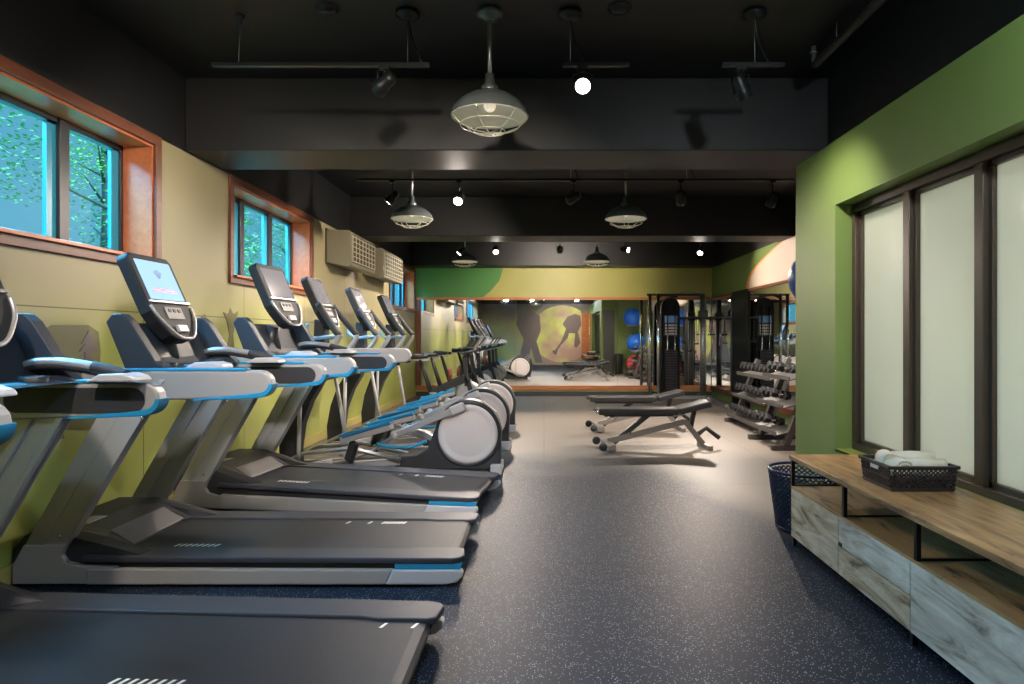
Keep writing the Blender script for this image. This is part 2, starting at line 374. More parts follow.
# left wall, pierced by three window openings
WIN = [(.9, 4.90, 1.91, 2.77), (6.13, 8.18, 1.91, 2.77), (12.4, 14.74, 1.93, 2.77)]
lw = MB(); wz0, wz1 = 1.91, 2.77
lw.box((XL-.3, Y0, 0), (XL, YB, wz0), 0); ya = Y0
for a, b, z0, z1 in WIN: lw.box((XL-.3, ya, wz0), (XL, a, wz1), 0); ya = b
lw.box((XL-.3, ya, wz0), (XL, YB, wz1), 0)
lw.box((XL-.3, Y0, wz1), (XL, YB, 2.84), 0); lw.box((XL-.3, Y0, 2.84), (XL, YB, ZC), 1)
lw.build('wall_left', ['left_paint', 'black_paint'], kind='structure')
# right pier wall with a long recessed window opening, black wall above it set back
PY0, PY1, PZ0, PZ1 = .75, 4.76, .535, 2.295
rw = MB()
rw.box((XR, Y0, 0), (XR+.28, YE, PZ0)); rw.box((XR, Y0, PZ1), (XR+.28, YE, ZW)); rw.box((XR, Y0, PZ0), (XR+.28, PY0, PZ1)); rw.box((XR, PY1, PZ0), (XR+.28, YE, PZ1))
rw.build('wall_right', 'right_paint', kind='structure')
MB().box((XR+.2, Y0, ZW-.02), (XR+.32, YE+.0, ZC)).build('wall_right_upper', 'black_paint', kind='structure')
ew = MB(); ew.box((XR+.28, YE-.12, 0), (XB+.2, YE, ZC))
ew.build('wall_end', 'right_paint', kind='structure')
rb = MB(); rb.box((XB, YE, 0), (XB+.2, YB, 2.88)); rb.box((XB, YE, 2.88), (XB+.2, YB, ZC), 1); rb.build('wall_right_rear', ['right_paint', 'black_paint'], kind='structure')
bw = MB(); bw.box((XL-.3, YB, 0), (XB+.2, YB+.2, 2.88)); bw.box((XL-.3, YB, 2.88), (XB+.2, YB+.2, ZC), 1); bw.build('wall_back', ['back_paint', 'black_paint'], kind='structure')
fw = MB(); fw.box((XL-.3, Y0-.2, 0), (XR+.3, Y0, 2.84)); fw.box((XL-.3, Y0-.2, 2.84), (XR+.3, Y0, ZC), 1); fw.build('wall_front', ['wall_blend', 'black_paint'], kind='structure')
# corridor behind the frosted glass
co = MB(); co.box((3.62, Y0, 0), (3.7, YE-.12, ZC)); co.box((XR+.28, Y0-.1, 0), (3.7, Y0, ZC))
co.build('wall_corridor', 'white_pl', kind='structure')
add_light('corridor_light', 'AREA', (3.5, 2.6, 1.55), 34, (1, .97, .86), target=(2.3, 2.6, 1.45), shape='RECTANGLE', size=5.2, size_y=2.4)
# beams
for i, (y, z) in enumerate([(5.33, ZB), (9.9, ZB)]):
    MB().box((XL, y, z), (XR+.2 if y < YE else XB, y+.63, ZC)).build('trim_%d' % (i+1), 'beam_paint', kind='structure', bevel=.01)
MB().box((XR+.2, 5.5, ZB), (XB, 5.96, ZC)).build('trim_3', 'beam_paint', kind='structure')
MB().box((XL, 14.3, 2.88), (XB, YB, ZC)).build('trim_4', 'beam_paint', kind='structure')
MB().box((XL, Y0, 0), (XL+.018, YB, .11)).build('baseboard_left', 'baseboard', kind='structure', bevel=.004)
MB().box((XL, YB-.018, 0), (XB, YB, .10)).build('baseboard_back', 'black', kind='structure', bevel=.004)
# left windows
def left_window(i, a, b, z0, z1, posts):
    r = thing('window_%d' % i, '', 'window', (XL, (a+b)/2, z0)); del r['label'], r['category']; r['kind'] = 'structure'
    L = (b-a)/2; Hh = z1-z0
    j = MB()      # cedar lined reveal
    j.box((-.26, -L, 0), (0, L, .02)); j.box((-.26, -L, Hh-.02), (0, L, Hh)); j.box((-.26, -L, .02), (0, -L+.02, Hh-.02)); j.box((-.26, L-.02, .02), (0, L, Hh-.02))
    j.build('reveal', 'cedar', r)
    c = MB(); t = .07
    c.box((0, -L-t, -t), (.025, L+t, .004)); c.box((0, -L-t, Hh-.004), (.025, L+t, Hh+t)); c.box((0, -L-t, 0), (.025, -L+.004, Hh)); c.box((0, L-.004, 0), (.025, L+t, Hh))
    c.build('casing', 'cedar_dark', r, bevel=.004)
    s = MB(); s.box((0, -L, -.012), (.05, L, .012)); s.build('sill', 'cedar', r, bevel=.004)
    f = MB(); w = .035
    f.box((-.26, -L+.02, .02), (-.21, L-.02, .02+w)); f.box((-.26, -L+.02, Hh-.02-w), (-.21, L-.02, Hh-.02))
    f.box((-.26, -L+.02, .02), (-.21, -L+.02+w, Hh-.02)); f.box((-.26, L-.02-w, .02), (-.21, L-.02, Hh-.02))
    for p in posts: f.box((-.26, p-.045, .02), (-.20, p+.045, Hh-.02))
    f.build('frame', 'win_frame', r, bevel=.003)
    e = [-L+.055] + [q for p in posts for q in (p-.045, p+.045)] + [L-.055]
    for k in range(0, len(e), 2):
        y0, y1 = e[k], e[k+1]
        sh = MB(); sw = .05
        sh.box((-.25, y1-sw*1.6, .055), (-.225, y1, Hh-.055)); sh.box((-.25, y0, .055), (-.225, y0+.02, Hh-.055))
        sh.box((-.25, y0, .055), (-.225, y1, .07)); sh.box((-.25, y0, Hh-.07), (-.225, y1, Hh-.055))
        sh.build('sash', 'win_cyan', r)
        MB().box((-.240, y0, .06), (-.236, y1, Hh-.06)).build('pane', 'glass', r)
    return r
left_window(1, *WIN[0], posts=[-.9, .25, 1.37])
left_window(2, *WIN[1], posts=[-.37, .33])
left_window(3, *WIN[2], posts=[0.1, .78])
# right frosted window
r = thing('window_4', '', 'window', (XF, 0, PZ0)); del r['label'], r['category']; r['kind'] = 'structure'
hh = PZ1-PZ0
f = MB(); f.box((-.03, PY0, 0), (.07, PY1, .05)); f.box((-.03, PY0, hh-.06), (.07, PY1, hh)); f.box((-.03, PY1-.05, .05), (.07, PY1, hh-.06)); f.box((-.03, PY0, .05), (.07, PY0+.05, hh-.06))
mul = [4.05, 3.375, 2.70, 2.03, 1.36]
for y in mul: f.box((-.03, y-.035, .05), (.07, y+.035, hh-.06))
f.build('window_frame', 'bronze', r, bevel=.004)
e = [PY1-.05] + [q for y in mul for q in (y+.035, y-.035)] + [PY0+.05]
for k in range(0, len(e), 2):
    y1, y0 = e[k], e[k+1]
    s = MB(); q = .028
    s.box((-.0, y0, .05), (.05, y0+q, hh-.06)); s.box((0, y1-q, .05), (.05, y1, hh-.06)); s.box((0, y0, .05), (.05, y1, .05+q)); s.box((0, y0, hh-.06-q), (.05, y1, hh-.06))
    s.build('sash', 'bronze', r, bevel=.002)
    MB().box((.024, y0+q, .05+q), (.030, y1-q, hh-.06-q)).build('pane', 'frost', r)
MB().box((-.15, PY0, -.012), (.03, PY1, .004)).build('sill', 'sill_green', r)
# doors seen only in the mirror
d = thing('door_1', '', 'door', (XR, -.9, 0)); del d['label'], d['category']; d['kind'] = 'structure'
MB().box((-.03, 0, 0), (0, .95, 2.35)).build('leaf', 'oak', d, bevel=.004)
MB().box((-.035, .3, 1.4), (-.03, .6, 1.75)).build('notice', 'paper', d)
MB().tube([(-.03, .85, 1.0), (-.08, .85, 1.0), (-.08, .74, 1.0)], .01).build('handle', 'chrome', d)
d = thing('door_2', '', 'door', (2.16, YE, 0)); del d['label'], d['category']; d['kind'] = 'structure'
MB().box((0, 0, 0), (.42, .02, 2.3)).build('leaf', 'door_dark', d)
fr = MB(); fr.box((-.05, 0, 0), (0, .035, 2.36)); fr.box((.42, 0, 0), (.47, .035, 2.36)); fr.box((-.05, 0, 2.3), (.47, .035, 2.36)); fr.build('frame', 'sill_green', d)
MB().tube([(.36, .02, 1.0), (.36, .07, 1.0), (.28, .07, 1.0)], .01).build('handle', 'chrome', d)
MB().box((1.76, Y0, 0), (XR, Y0+.04, 2.4)).build('trim_5', 'oak', kind='structure')
# dark pilaster on the rear right wall
MB().box((XB-.05, 12.1, .0), (XB, 13.1, 2.22)).build('trim_6', 'pilaster', kind='structure', bevel=.005)

# painted murals and flat colour shapes on the walls
def flat(name, pts, plane, off, m, label, cat='mural', group=None):
    wall = bpy.data.objects['wall_left' if plane == 'x' and off < 0 else 'wall_right_rear' if plane == 'x' else 'wall_back' if off > 5 else 'wall_front']
    s = MB(); a = .004
    if plane == 'x': s.prism(pts, off, off+a if off < 0 else off-a, 'x')
    else: s.prism(pts, off, off-a if off > 5 else off+a, 'y')
    o = s.build(name, m, wall); o['label'] = label; return o
flat('green_patch', [(-2.88, 2.19), (-1.42, 2.19), (-1.2, 2.36), (-1.0, 2.6), (-.92, 2.875), (-2.88, 2.875)], 'y', YB, 'green_patch', 'deep green patch above the left end of the back mirror', 'mural')  # flat green shape with a crisp curved right edge
arc = [(12.35,2.215),(12.3,2.33),(12.2,2.42),(12.0,2.53),(11.7,2.62),(11.3,2.71),(10.9,2.79),(10.5,2.85),(10.2,2.878),(5.53,2.878),(5.53,2.215)]
flat('orange_mural', arc, 'x', XB, 'orange_mural', 'orange painted rim around the pale arc high on the rear right wall', 'mural')
arc2 = [(max(y-.16, 5.53), z) for y, z in arc]
o = flat('pale_mural', arc2, 'x', XB-.004, 'pale_mural', 'pale lilac beige painted disc above the rear right mirror', 'mural')
def wl(x, y):  # photo position on the left wall plane -> (Y, z)
    Y = 660*2.9/(544-x); return (Y, H+(336-y)*Y/660)
flat('arch_mural', [wl(*p) for p in ((36,430),(36,345),(42,330),(52,325),(88,325),(98,332),(100,350),(97,430))], 'x', XL, 'silhouette_olive', 'grey green painted arch on the left wall behind the nearest treadmill')
fir = [(84,362),(84,352),(78,352),(84,344),(80,344),(86,334),(87.5,330),(89,334),(95,344),(91,344),(97,352),(90,352),(90,362)]
o = flat('fir_mural', [wl(*p) for p in fir], 'x', XL+.004, 'silhouette', 'small painted fir tree on the left wall behind the nearest treadmill')
flat('raised_arm_mural', [wl(*p) for p in ((207,352),(203,330),(201,316),(205,314),(209,330),(211,352))], 'x', XL, 'silhouette_olive', 'thinner painted raised arm between the first and second windows')
flat('raised_arm_mural', [wl(*p) for p in ((226,352),(229,335),(227,322),(223,312),(228,314),(230,308),(233,314),(238,311),(236,320),(233,334),(234,352))], 'x', XL, 'silhouette_olive', 'broad painted raised hand and arm beneath the second window')
def wf(cx, cy): return ((480+cx/6.22-544)/21.5, H+(336-(290+cy/6.22))/21.5)
disc = [(.85+1.45*math.cos(t), 1.45+1.33*math.sin(t)) for t in [2*PI*k/40 for k in range(40)]]
flat('disc_mural', [(min(x, 1.74), z) for x, z in disc], 'y', Y0, 'mural_yellow', 'large yellow green painted disc on the wall seen in the back mirror')
run = [(520,200),(545,165),(590,148),(625,160),(635,220),(610,260),(625,330),(600,360),(585,350),(592,270),(555,268),(545,300),(510,335),(485,370),(475,405),(455,395),(450,378),(470,372),(505,320),(525,270),(535,240),(515,215)]
flat('runner_mural', [(min(x, 1.74), z) for x, z in [wf(*p) for p in run]], 'y', Y0+.004, 'silhouette', 'dark painted runner on the yellow disc, seen in the back mirror')
flat('figure_mural', [(-1.2,.1),(-.95,1.2),(-1.3,1.9),(-1.15,2.5),(-.9,2.45),(-.82,2.75),(-.6,2.8),(-.55,2.5),(-.2,2.3),(-.15,1.6),(-.35,1.1),(-.05,.1),(-.4,.1),(-.6,.8),(-.8,.1)], 'y', Y0+.006, 'silhouette', 'tall dark painted figure on the wall seen in the back mirror')

# ------------------------------------------------------------------ mirrors
mr = thing('wall_mirror', 'wide wood-framed mirror across the back wall of the room', 'mirror', (0, YB, 0))
f = MB(); x0, x1, z0, z1 = XL+.02, XB-.02, .14, 2.22
f.box((x0, -.05, z0), (x1, 0, z0+.10)); f.box((x0, -.05, z1-.06), (x1, 0, z1)); f.build('frame', 'oak', mr, bevel=.005)
MB().box((x0, -.05, z0+.10), (x0+.12, 0, z1-.06)).build('dark_stile', 'cedar_dark', mr, bevel=.005)
edges = [x0+.12, -.63, 1.65, x1]
for a, b in zip(edges, edges[1:]): MB().box((a+.003, -.022, z0+.1), (b-.003, -.012, z1-.06)).build('mirror_panel', 'mirror', mr)
mr = thing('wall_mirror', 'mirror panels along the rear right wall behind the dumbbell racks', 'mirror', (XB, 0, 0))
f = MB(); f.box((-.05, 6.0, z0), (0, YB-.06, z0+.10)); f.box((-.04, 6.0, z1-.05), (0, YB-.06, z1)); f.build('frame', 'cedar_dark', mr, bevel=.005)
for a, b in ((6.0, 8.1), (8.1, 10.1), (10.1, 12.1), (13.1, YB-.06)): MB().box((-.022, a+.003, z0+.1), (-.012, b-.003, z1-.05)).build('mirror_panel', 'mirror', mr)

# ------------------------------------------------------------------ ceiling fixtures
def pendant(loc, label, energy):
    t = thing('pendant_lamp', label, 'lamp', loc, 0, None)      # origin at the centre of the rim
    top = ZC-loc[2]
    MB().lathe([(.0, top), (.085, top), (.085, top-.03), (.04, top-.045), (.02, top-.06), (0, top-.06)]).build('canopy', 'enamel', t)
    MB().tube([(0,0,.24), (0,0,top-.04)], .014).build('rod', 'steel', t)
    MB().lathe([(.0, .265), (.028, .265), (.034, .20), (.052, .185), (.056, .140), (.0, .13)]).build('neck', 'enamel', t)
    pr = [(.05,.146),(.10,.138),(.15,.116),(.20,.078),(.235,.036),(.25,.0),(.252,-.010)]
    MB().lathe(pr).build('shade', 'enamel', t)
    MB().lathe([(a-.004, b-.004) for a, b in pr]).build('shade_lining', 'shade_in', t)
    g = MB(); n = 28
    for rr, zz in ((.245, -.01), (.19, -.065), (.10, -.105)):
        g.tube([(rr*math.cos(2*PI*k/n), rr*math.sin(2*PI*k/n), zz) for k in range(n)], .0035, 6, closed=True)
    for k in range(6):
        a = PI*k/3+.26
        g.tube([(q*math.cos(a), q*math.sin(a), z) for q, z in ((.245,-.01),(.19,-.065),(.10,-.105),(.0,-.115))], .0035, 6)
    g.build('wire_guard', 'guard', t)
    MB().sphere((0,0,.06), .04, 16).build('bulb', 'bulb', t)
    add_light('bulb_light', 'POINT', (0, 0, .03), energy, NEUT, parent=t, shadow_soft_size=.05)
    return t
pendant((-.35, 4.26, 2.775), 'nearest caged dome pendant lamp hanging in front of the first beam', 0.26)
pendant((-1.58, 7.9, 2.76), 'caged dome pendant lamp on the left in the middle bay', 0.42)
pendant((.98, 7.9, 2.76), 'caged dome pendant lamp on the right in the middle bay', 0.42)
pendant((-1.51, 12.6, 2.78), 'small far caged pendant lamp on the left near the back wall', 0.48)
pendant((1.01, 12.6, 2.78), 'small far caged pendant lamp on the right near the back wall', 0.48)
pendant((-.35, .5, 2.775), 'caged dome pendant lamp above the foot of the room, seen only in the mirror', 0.36)
def track(y, z, xa, xb, feed, label):
    t = thing('lighting_track', label, 'track', (0, y, z))
    MB().box((xa, -.018, -.012), (xb, .018, .012)).build('rail', 'fixture', t, bevel=.003)
    for x in feed:
        MB().lathe([(0, ZC-z), (.075, ZC-z), (.075, ZC-z-.025), (.03, ZC-z-.05), (0, ZC-z-.05)], (x, 0, 0)).build('canopy', 'fixture', t)
        MB().tube(smooth_path([(x, 0, ZC-z-.04), (x+.03, .02, (ZC-z)*.5), (x+.09, 0, .01)]), .006, 6).build('cable', 'fixture', t)
        MB().tube([(x, 0, ZC-z-.04), (x, 0, .01)], .003, 6).build('hanger', 'steel', t)
    return t
track(4.26, 3.10, -2.14, -.74, [-.88], 'short black lighting track on the left of the near bay')
track(4.26, 3.10, .12, .55, [.17], 'short black lighting track beside the nearest pendant lamp')
track(4.26, 3.10, 1.15, 1.55, [1.36], 'short black lighting track on the right of the near bay')
track(7.4, 3.1, -2.1, 2.8, [.3, 1.6], 'long black lighting track crossing the middle bay')
track(12.0, 3.1, -2.0, 3.2, [0.2], 'long black lighting track crossing the rear bay near the back wall')
track(1.2, 3.1, -1.8, 1.6, [0.2], 'added black lighting track above the foot of the room')  # added track, no such fixture known, carries the extra fill spotlights
def spot(x, y, z, aim, lit, label, energy=0, ztrack=3.10, cone=75, color=WARM):
    t = thing('track_spotlight', label, 'spotlight', (x, y, z))
    d = (Vector(aim)-Vector((x, y, z))).normalized(); q = d.to_track_quat('Z', 'Y').to_matrix()
    s = MB(); s.tube([(0,0,ztrack-z-.01), (0,0,.05)], .008, 8); s.box((-.03,-.02,ztrack-z-.035), (.03,.02,ztrack-z-.008)); s.build('stem', 'fixture', t)
    y_ = MB(); sd = q @ Vector((1,0,0)); 
    y_.tube([sd*.062, sd*.062+Vector((0,0,.055)), Vector((0,0,.075)), -sd*.062+Vector((0,0,.055)), -sd*.062], .006, 6); y_.build('yoke', 'fixture', t)
    h = MB(); pr = [(0,-.085),(.035,-.085),(.045,-.05),(.045,0),(.055,.01),(.055,.075),(.05,.08),(.048,.07),(0,.068)]
    h.lathe(pr, n=20); h.v = [tuple(q @ Vector(p)) for p in h.v]; h.build('housing', 'fixture', t)
    l = MB(); l.lathe([(0,.070),(.047,.0705)], n=20); l.v = [tuple(q @ Vector(p)) for p in l.v]; l.build('lens', 'lens' if lit else 'lens_off', t)
    if lit:
        lo = add_light('spot_beam', 'SPOT', d*.09, energy, color, parent=t, spot_size=R(cone), spot_blend=.8, shadow_soft_size=.08)
        lo.rotation_euler = d.to_track_quat('-Z', 'Y').to_euler()
    return t
spot(-1.03, 4.26, 2.98, (-2.9, 5.3, 1.9), True, 'black spotlight on the short track at upper left, turned to the left wall', 55, cone=100)
spot(.25, 4.26, 2.98, (.1, 1.2, .9), True, 'glowing spotlight beside the nearest pendant lamp', 45, cone=95, color=(.70, .85, 1))
spot(1.27, 4.26, 2.96, (2.1, 4.9, 1.5), True, 'black spotlight at upper right, turned to the green wall', 55, cone=100)
spot(-.95, 7.4, 2.89, (-1.3, 4.6, .9), True, 'glowing spotlight between the two middle bay pendant lamps, left one', 110, cone=100)
spot(.33, 7.4, 2.90, (-2.9, 9.4, 1.6), True, 'dark-backed spotlight left of the right middle bay pendant lamp', 200, cone=100)
spot(1.53, 7.4, 2.90, (2.4, 9.4, .5), True, 'angled spotlight right of the right middle bay pendant lamp', 170, cone=100)
spot(2.56, 7.4, 2.88, (1.9, 9.4, .2), True, 'glowing spotlight nearest the green pier wall', 150, cone=100)
spot(-.88, 12.0, 2.92, (-.4, 9.2, .2), True, 'brightest small spotlight at the centre of the rear bay', 300, cone=100)
spot(.29, 12.0, 2.92, (.3, 14.8, 2.3), True, 'small dark-backed spotlight left of the far right pendant lamp', 170, cone=110)
spot(1.47, 12.0, 2.92, (3.78, 10.2, 2.3), True, 'small dark-backed spotlight right of the far right pendant lamp', 170, cone=90)
spot(2.85, 12.0, 2.90, (1.4, 9.4, .2), True, 'small glowing spotlight at the right of the rear bay', 300, cone=100)
spot(-1.5, 12.0, 2.90, (-2.9, 11.4, 1.2), True, 'small spotlight at the left end of the rear track', 110, cone=110)
spot(-1.7, 7.4, 2.90, (-2.9, 7.2, 1.3), True, 'small spotlight at the left end of the middle track', 110, cone=110)
spot(-1.6, 1.2, 2.98, (-2.9, 3.4, 1.3), True, 'added fill spotlight above the foot of the room facing the left wall', 110, cone=120)  # this spotlight and the next four are added as fill light
spot(.6, 1.2, 2.98, (1.2, -1.1, 1.2), True, 'added fill spotlight above the foot of the room facing the painted mural', 150, cone=110)
spot(1.4, 1.2, 2.98, (2.1, 4.2, 1.1), True, 'added fill spotlight above the foot of the room facing the green wall', 75, cone=110, color=(.78, .9, 1))
spot(0, 1.2, 2.98, (-1.5, 3.2, .4), True, 'added fill spotlight above the foot of the room facing the treadmills', 70, cone=100, color=(.62, .80, 1))
spot(-.5, 1.2, 2.98, (-.9, 7.0, .6), True, 'added fill spotlight above the foot of the room facing the elliptical trainers', 260, cone=60)  # added to brighten the near sides of the elliptical trainers
# pipe, detectors
M['pipe_grey'] = mat('grey_pipe_paint', (.07, .07, .07, 1), .4)
p = thing('sprinkler_pipe', 'grey pipe under the ceiling at upper right ending in a sprinkler', 'pipe', (1.95, 0, 3.3))
MB().tube([(0,-.9,0),(0,4.7,0)], .032, 12).build('pipe', 'pipe_grey', p)
MB().tube(smooth_path([(0,4.66,0),(0,4.74,-.01),(-.005,4.76,.04),(-.005,4.76,.14)]), .018, 10).build('elbow', 'pipe_grey', p)
MB().lathe([(0,.06),(.012,.06),(.012,.09),(.03,.095),(0,.10)], (-.005,4.76,0)).build('sprinkler_head', 'steel', p)
MB().tube([(.0,4.4,.0),(0,4.4,.14)], .004, 6).build('hanger', 'steel', p)
for x, y, lb in ((-1.38, 4.2, 'round grey detector on the black ceiling, left of the pendant lamp'), (.48, 4.2, 'round dark detector on the black ceiling, right of the pendant lamp')):
    d = thing('smoke_detector', lb, 'detector', (x, y, ZC))
    MB().lathe([(0,-.035),(.04,-.035),(.06,-.02),(.065,0)], n=24).build('body', 'fixture', d)
    MB().lathe([(.066,-.012),(.075,-.008),(.075,0)], n=24).build('base', 'charcoal', d)
d = thing('ceiling_sprinkler', 'small black sprinkler hanging from the ceiling at upper left', 'sprinkler', (-1.98, 4.3, ZC))
MB().lathe([(0,0),(.03,0),(.03,-.012),(.01,-.02),(.01,-.06),(0,-.06)], n=16).build('body', 'fixture', d)
MB().tube([(0,0,-.06),(-.01,0,-.32)], .002, 5).build('wire', 'steel', d)
# air conditioners
def ac_unit(y0, y1, z0, z1, label):
    t = thing('air_conditioner', label, 'air conditioner', (XL, (y0+y1)/2, z0)); L = (y1-y0)/2; h = z1-z0
    MB().prism([(.003,.06),(.30,0),(.34,.02),(.34,h-.03),(.30,h),(0,h)], -L, L, 'y').build('casing', 'ac', t, bevel=.008)
    MB().box((.3395,-L+.05,.06), (.343,L-.05,h-.05)).build('grille_recess', 'ac_dark', t)
    g = MB(); n = 6
    for k in range(n):
        z = .08+(h-.16)*k/(n-1); g.box((.340,-L+.05,z-.006), (.358,L-.05,z+.008), 0, Matrix.Rotation(R(25), 3, 'Y'))
    m = int((y1-y0)/.16)
    for k in range(m+1):
        y = -L+.05+(2*L-.1)*k/m; g.box((.342,y-.004,.07), (.356,y+.004,h-.06))
    g.build('louvers', 'ac_pale', t)
    MB().box((.003,-L-.02,.0+.05), (.02,L+.02,h+.02)).build('wall_collar', 'ac_dark', t)
    return t
ac_unit(8.76, 10.0, 2.27, 2.76, 'beige wall air conditioner just past the second window')
ac_unit(10.56, 11.94, 2.27, 2.76, 'beige wall air conditioner farther along, nearer the back wall')

# ------------------------------------------------------------------ shared console pod
def console(parent, cx, zt, lit=True, w=.44, tilt=24, h=.56, emblem=False):
    """screen pod facing +x, tilted back; cx,zt = top edge"""
    q = Matrix.Rotation(-R(tilt), 3, 'Y')   # local: x out of face, y across, z down = negative
    def T(s): s.v = [tuple(q @ Vector(p) + Vector((cx, 0, zt))) for p in s.v]; return s
    hw = w/2; sc = h*.56
    t = bpy.data.objects.new('console', None); COL.objects.link(t); t.parent = parent
    # sub-parts share the console's own body mesh as parent
    prof = [(-hw+.03, 0), (hw-.03, 0), (hw, -.03), (hw-.0, -sc), (hw-.0, -sc-.06), (hw-.03, -h+.12), (hw-.09, -h+.03), (hw-.15, -h), (-hw+.15, -h), (-hw+.09, -h+.03), (-hw+.03, -h+.12), (-hw, -sc-.06), (-hw, -sc), (-hw, -.03)]
    bpy.data.objects.remove(t)
    b = T(MB().prism(prof, -.075, 0, 'x')).build('console', 'face', parent, bevel=.012, seg=3)
    T(MB().box((.0,-hw+.045,-sc+.015), (.006,hw-.045,-.045))).build('screen', 'screen' if lit else 'screen_dim', b)
    T(MB().box((-.02,-hw+.01,-sc-.012), (.014,hw-.01,-sc+.004))).build('shelf_lip', 'silver', b, bevel=.003)
    T(MB().box((.0,-hw+.13,-sc-.115), (.008,hw-.13,-sc-.035))).build('keypad', 'keypad_dim', b, bevel=.003)
    r = MB(); r.tube(smooth_path([(.004, -hw+.005, -sc-.03), (.01,-hw+.03,-h+.13), (.015,-hw+.13,-h+.02), (.017,0,-h+.0), (.015,hw-.13,-h+.02), (.01,hw-.03,-h+.13), (.004, hw-.005, -sc-.03)]), .009, 8)
    T(r).build('silver_rim', 'silver', b)
    for yy, zz in ((-.05,-sc-.06),(0,-sc-.06),(.05,-sc-.06)): T(MB().box((.006,yy-.014,zz-.010), (.012,yy+.014,zz+.010))).build('button', 'charcoal', b)
    T(MB().box((.0,-.05,-h+.045), (.02,.05,-h+.09))).build('safety_clip', 'grey_light', b, bevel=.004)
    if emblem:
        e = MB()
        for k in range(5):
            a = R(-40+20*k); e.prism([(math.sin(a)*.005-.008, -.16), (math.sin(a)*.055-.006, -.16+math.cos(a)*.055), (math.sin(a)*.055+.006, -.16+math.cos(a)*.055), (.008, -.16)], .006, .008, 'x')
        T(e).build('screen_emblem', 'screen_logo', b)
        e = MB()
        for k, (wd, zz) in enumerate(((.10,-.235),(.13,-.25))): e.box((.006,-wd,zz), (.008,wd,zz+.007))
        T(e).build('screen_text', 'screen_red', b)
    T(MB().box((-.08,-.09,-h+.05), (-.02,.09,-h+.2))).build('mount', 'black', b, bevel=.01)
    return b
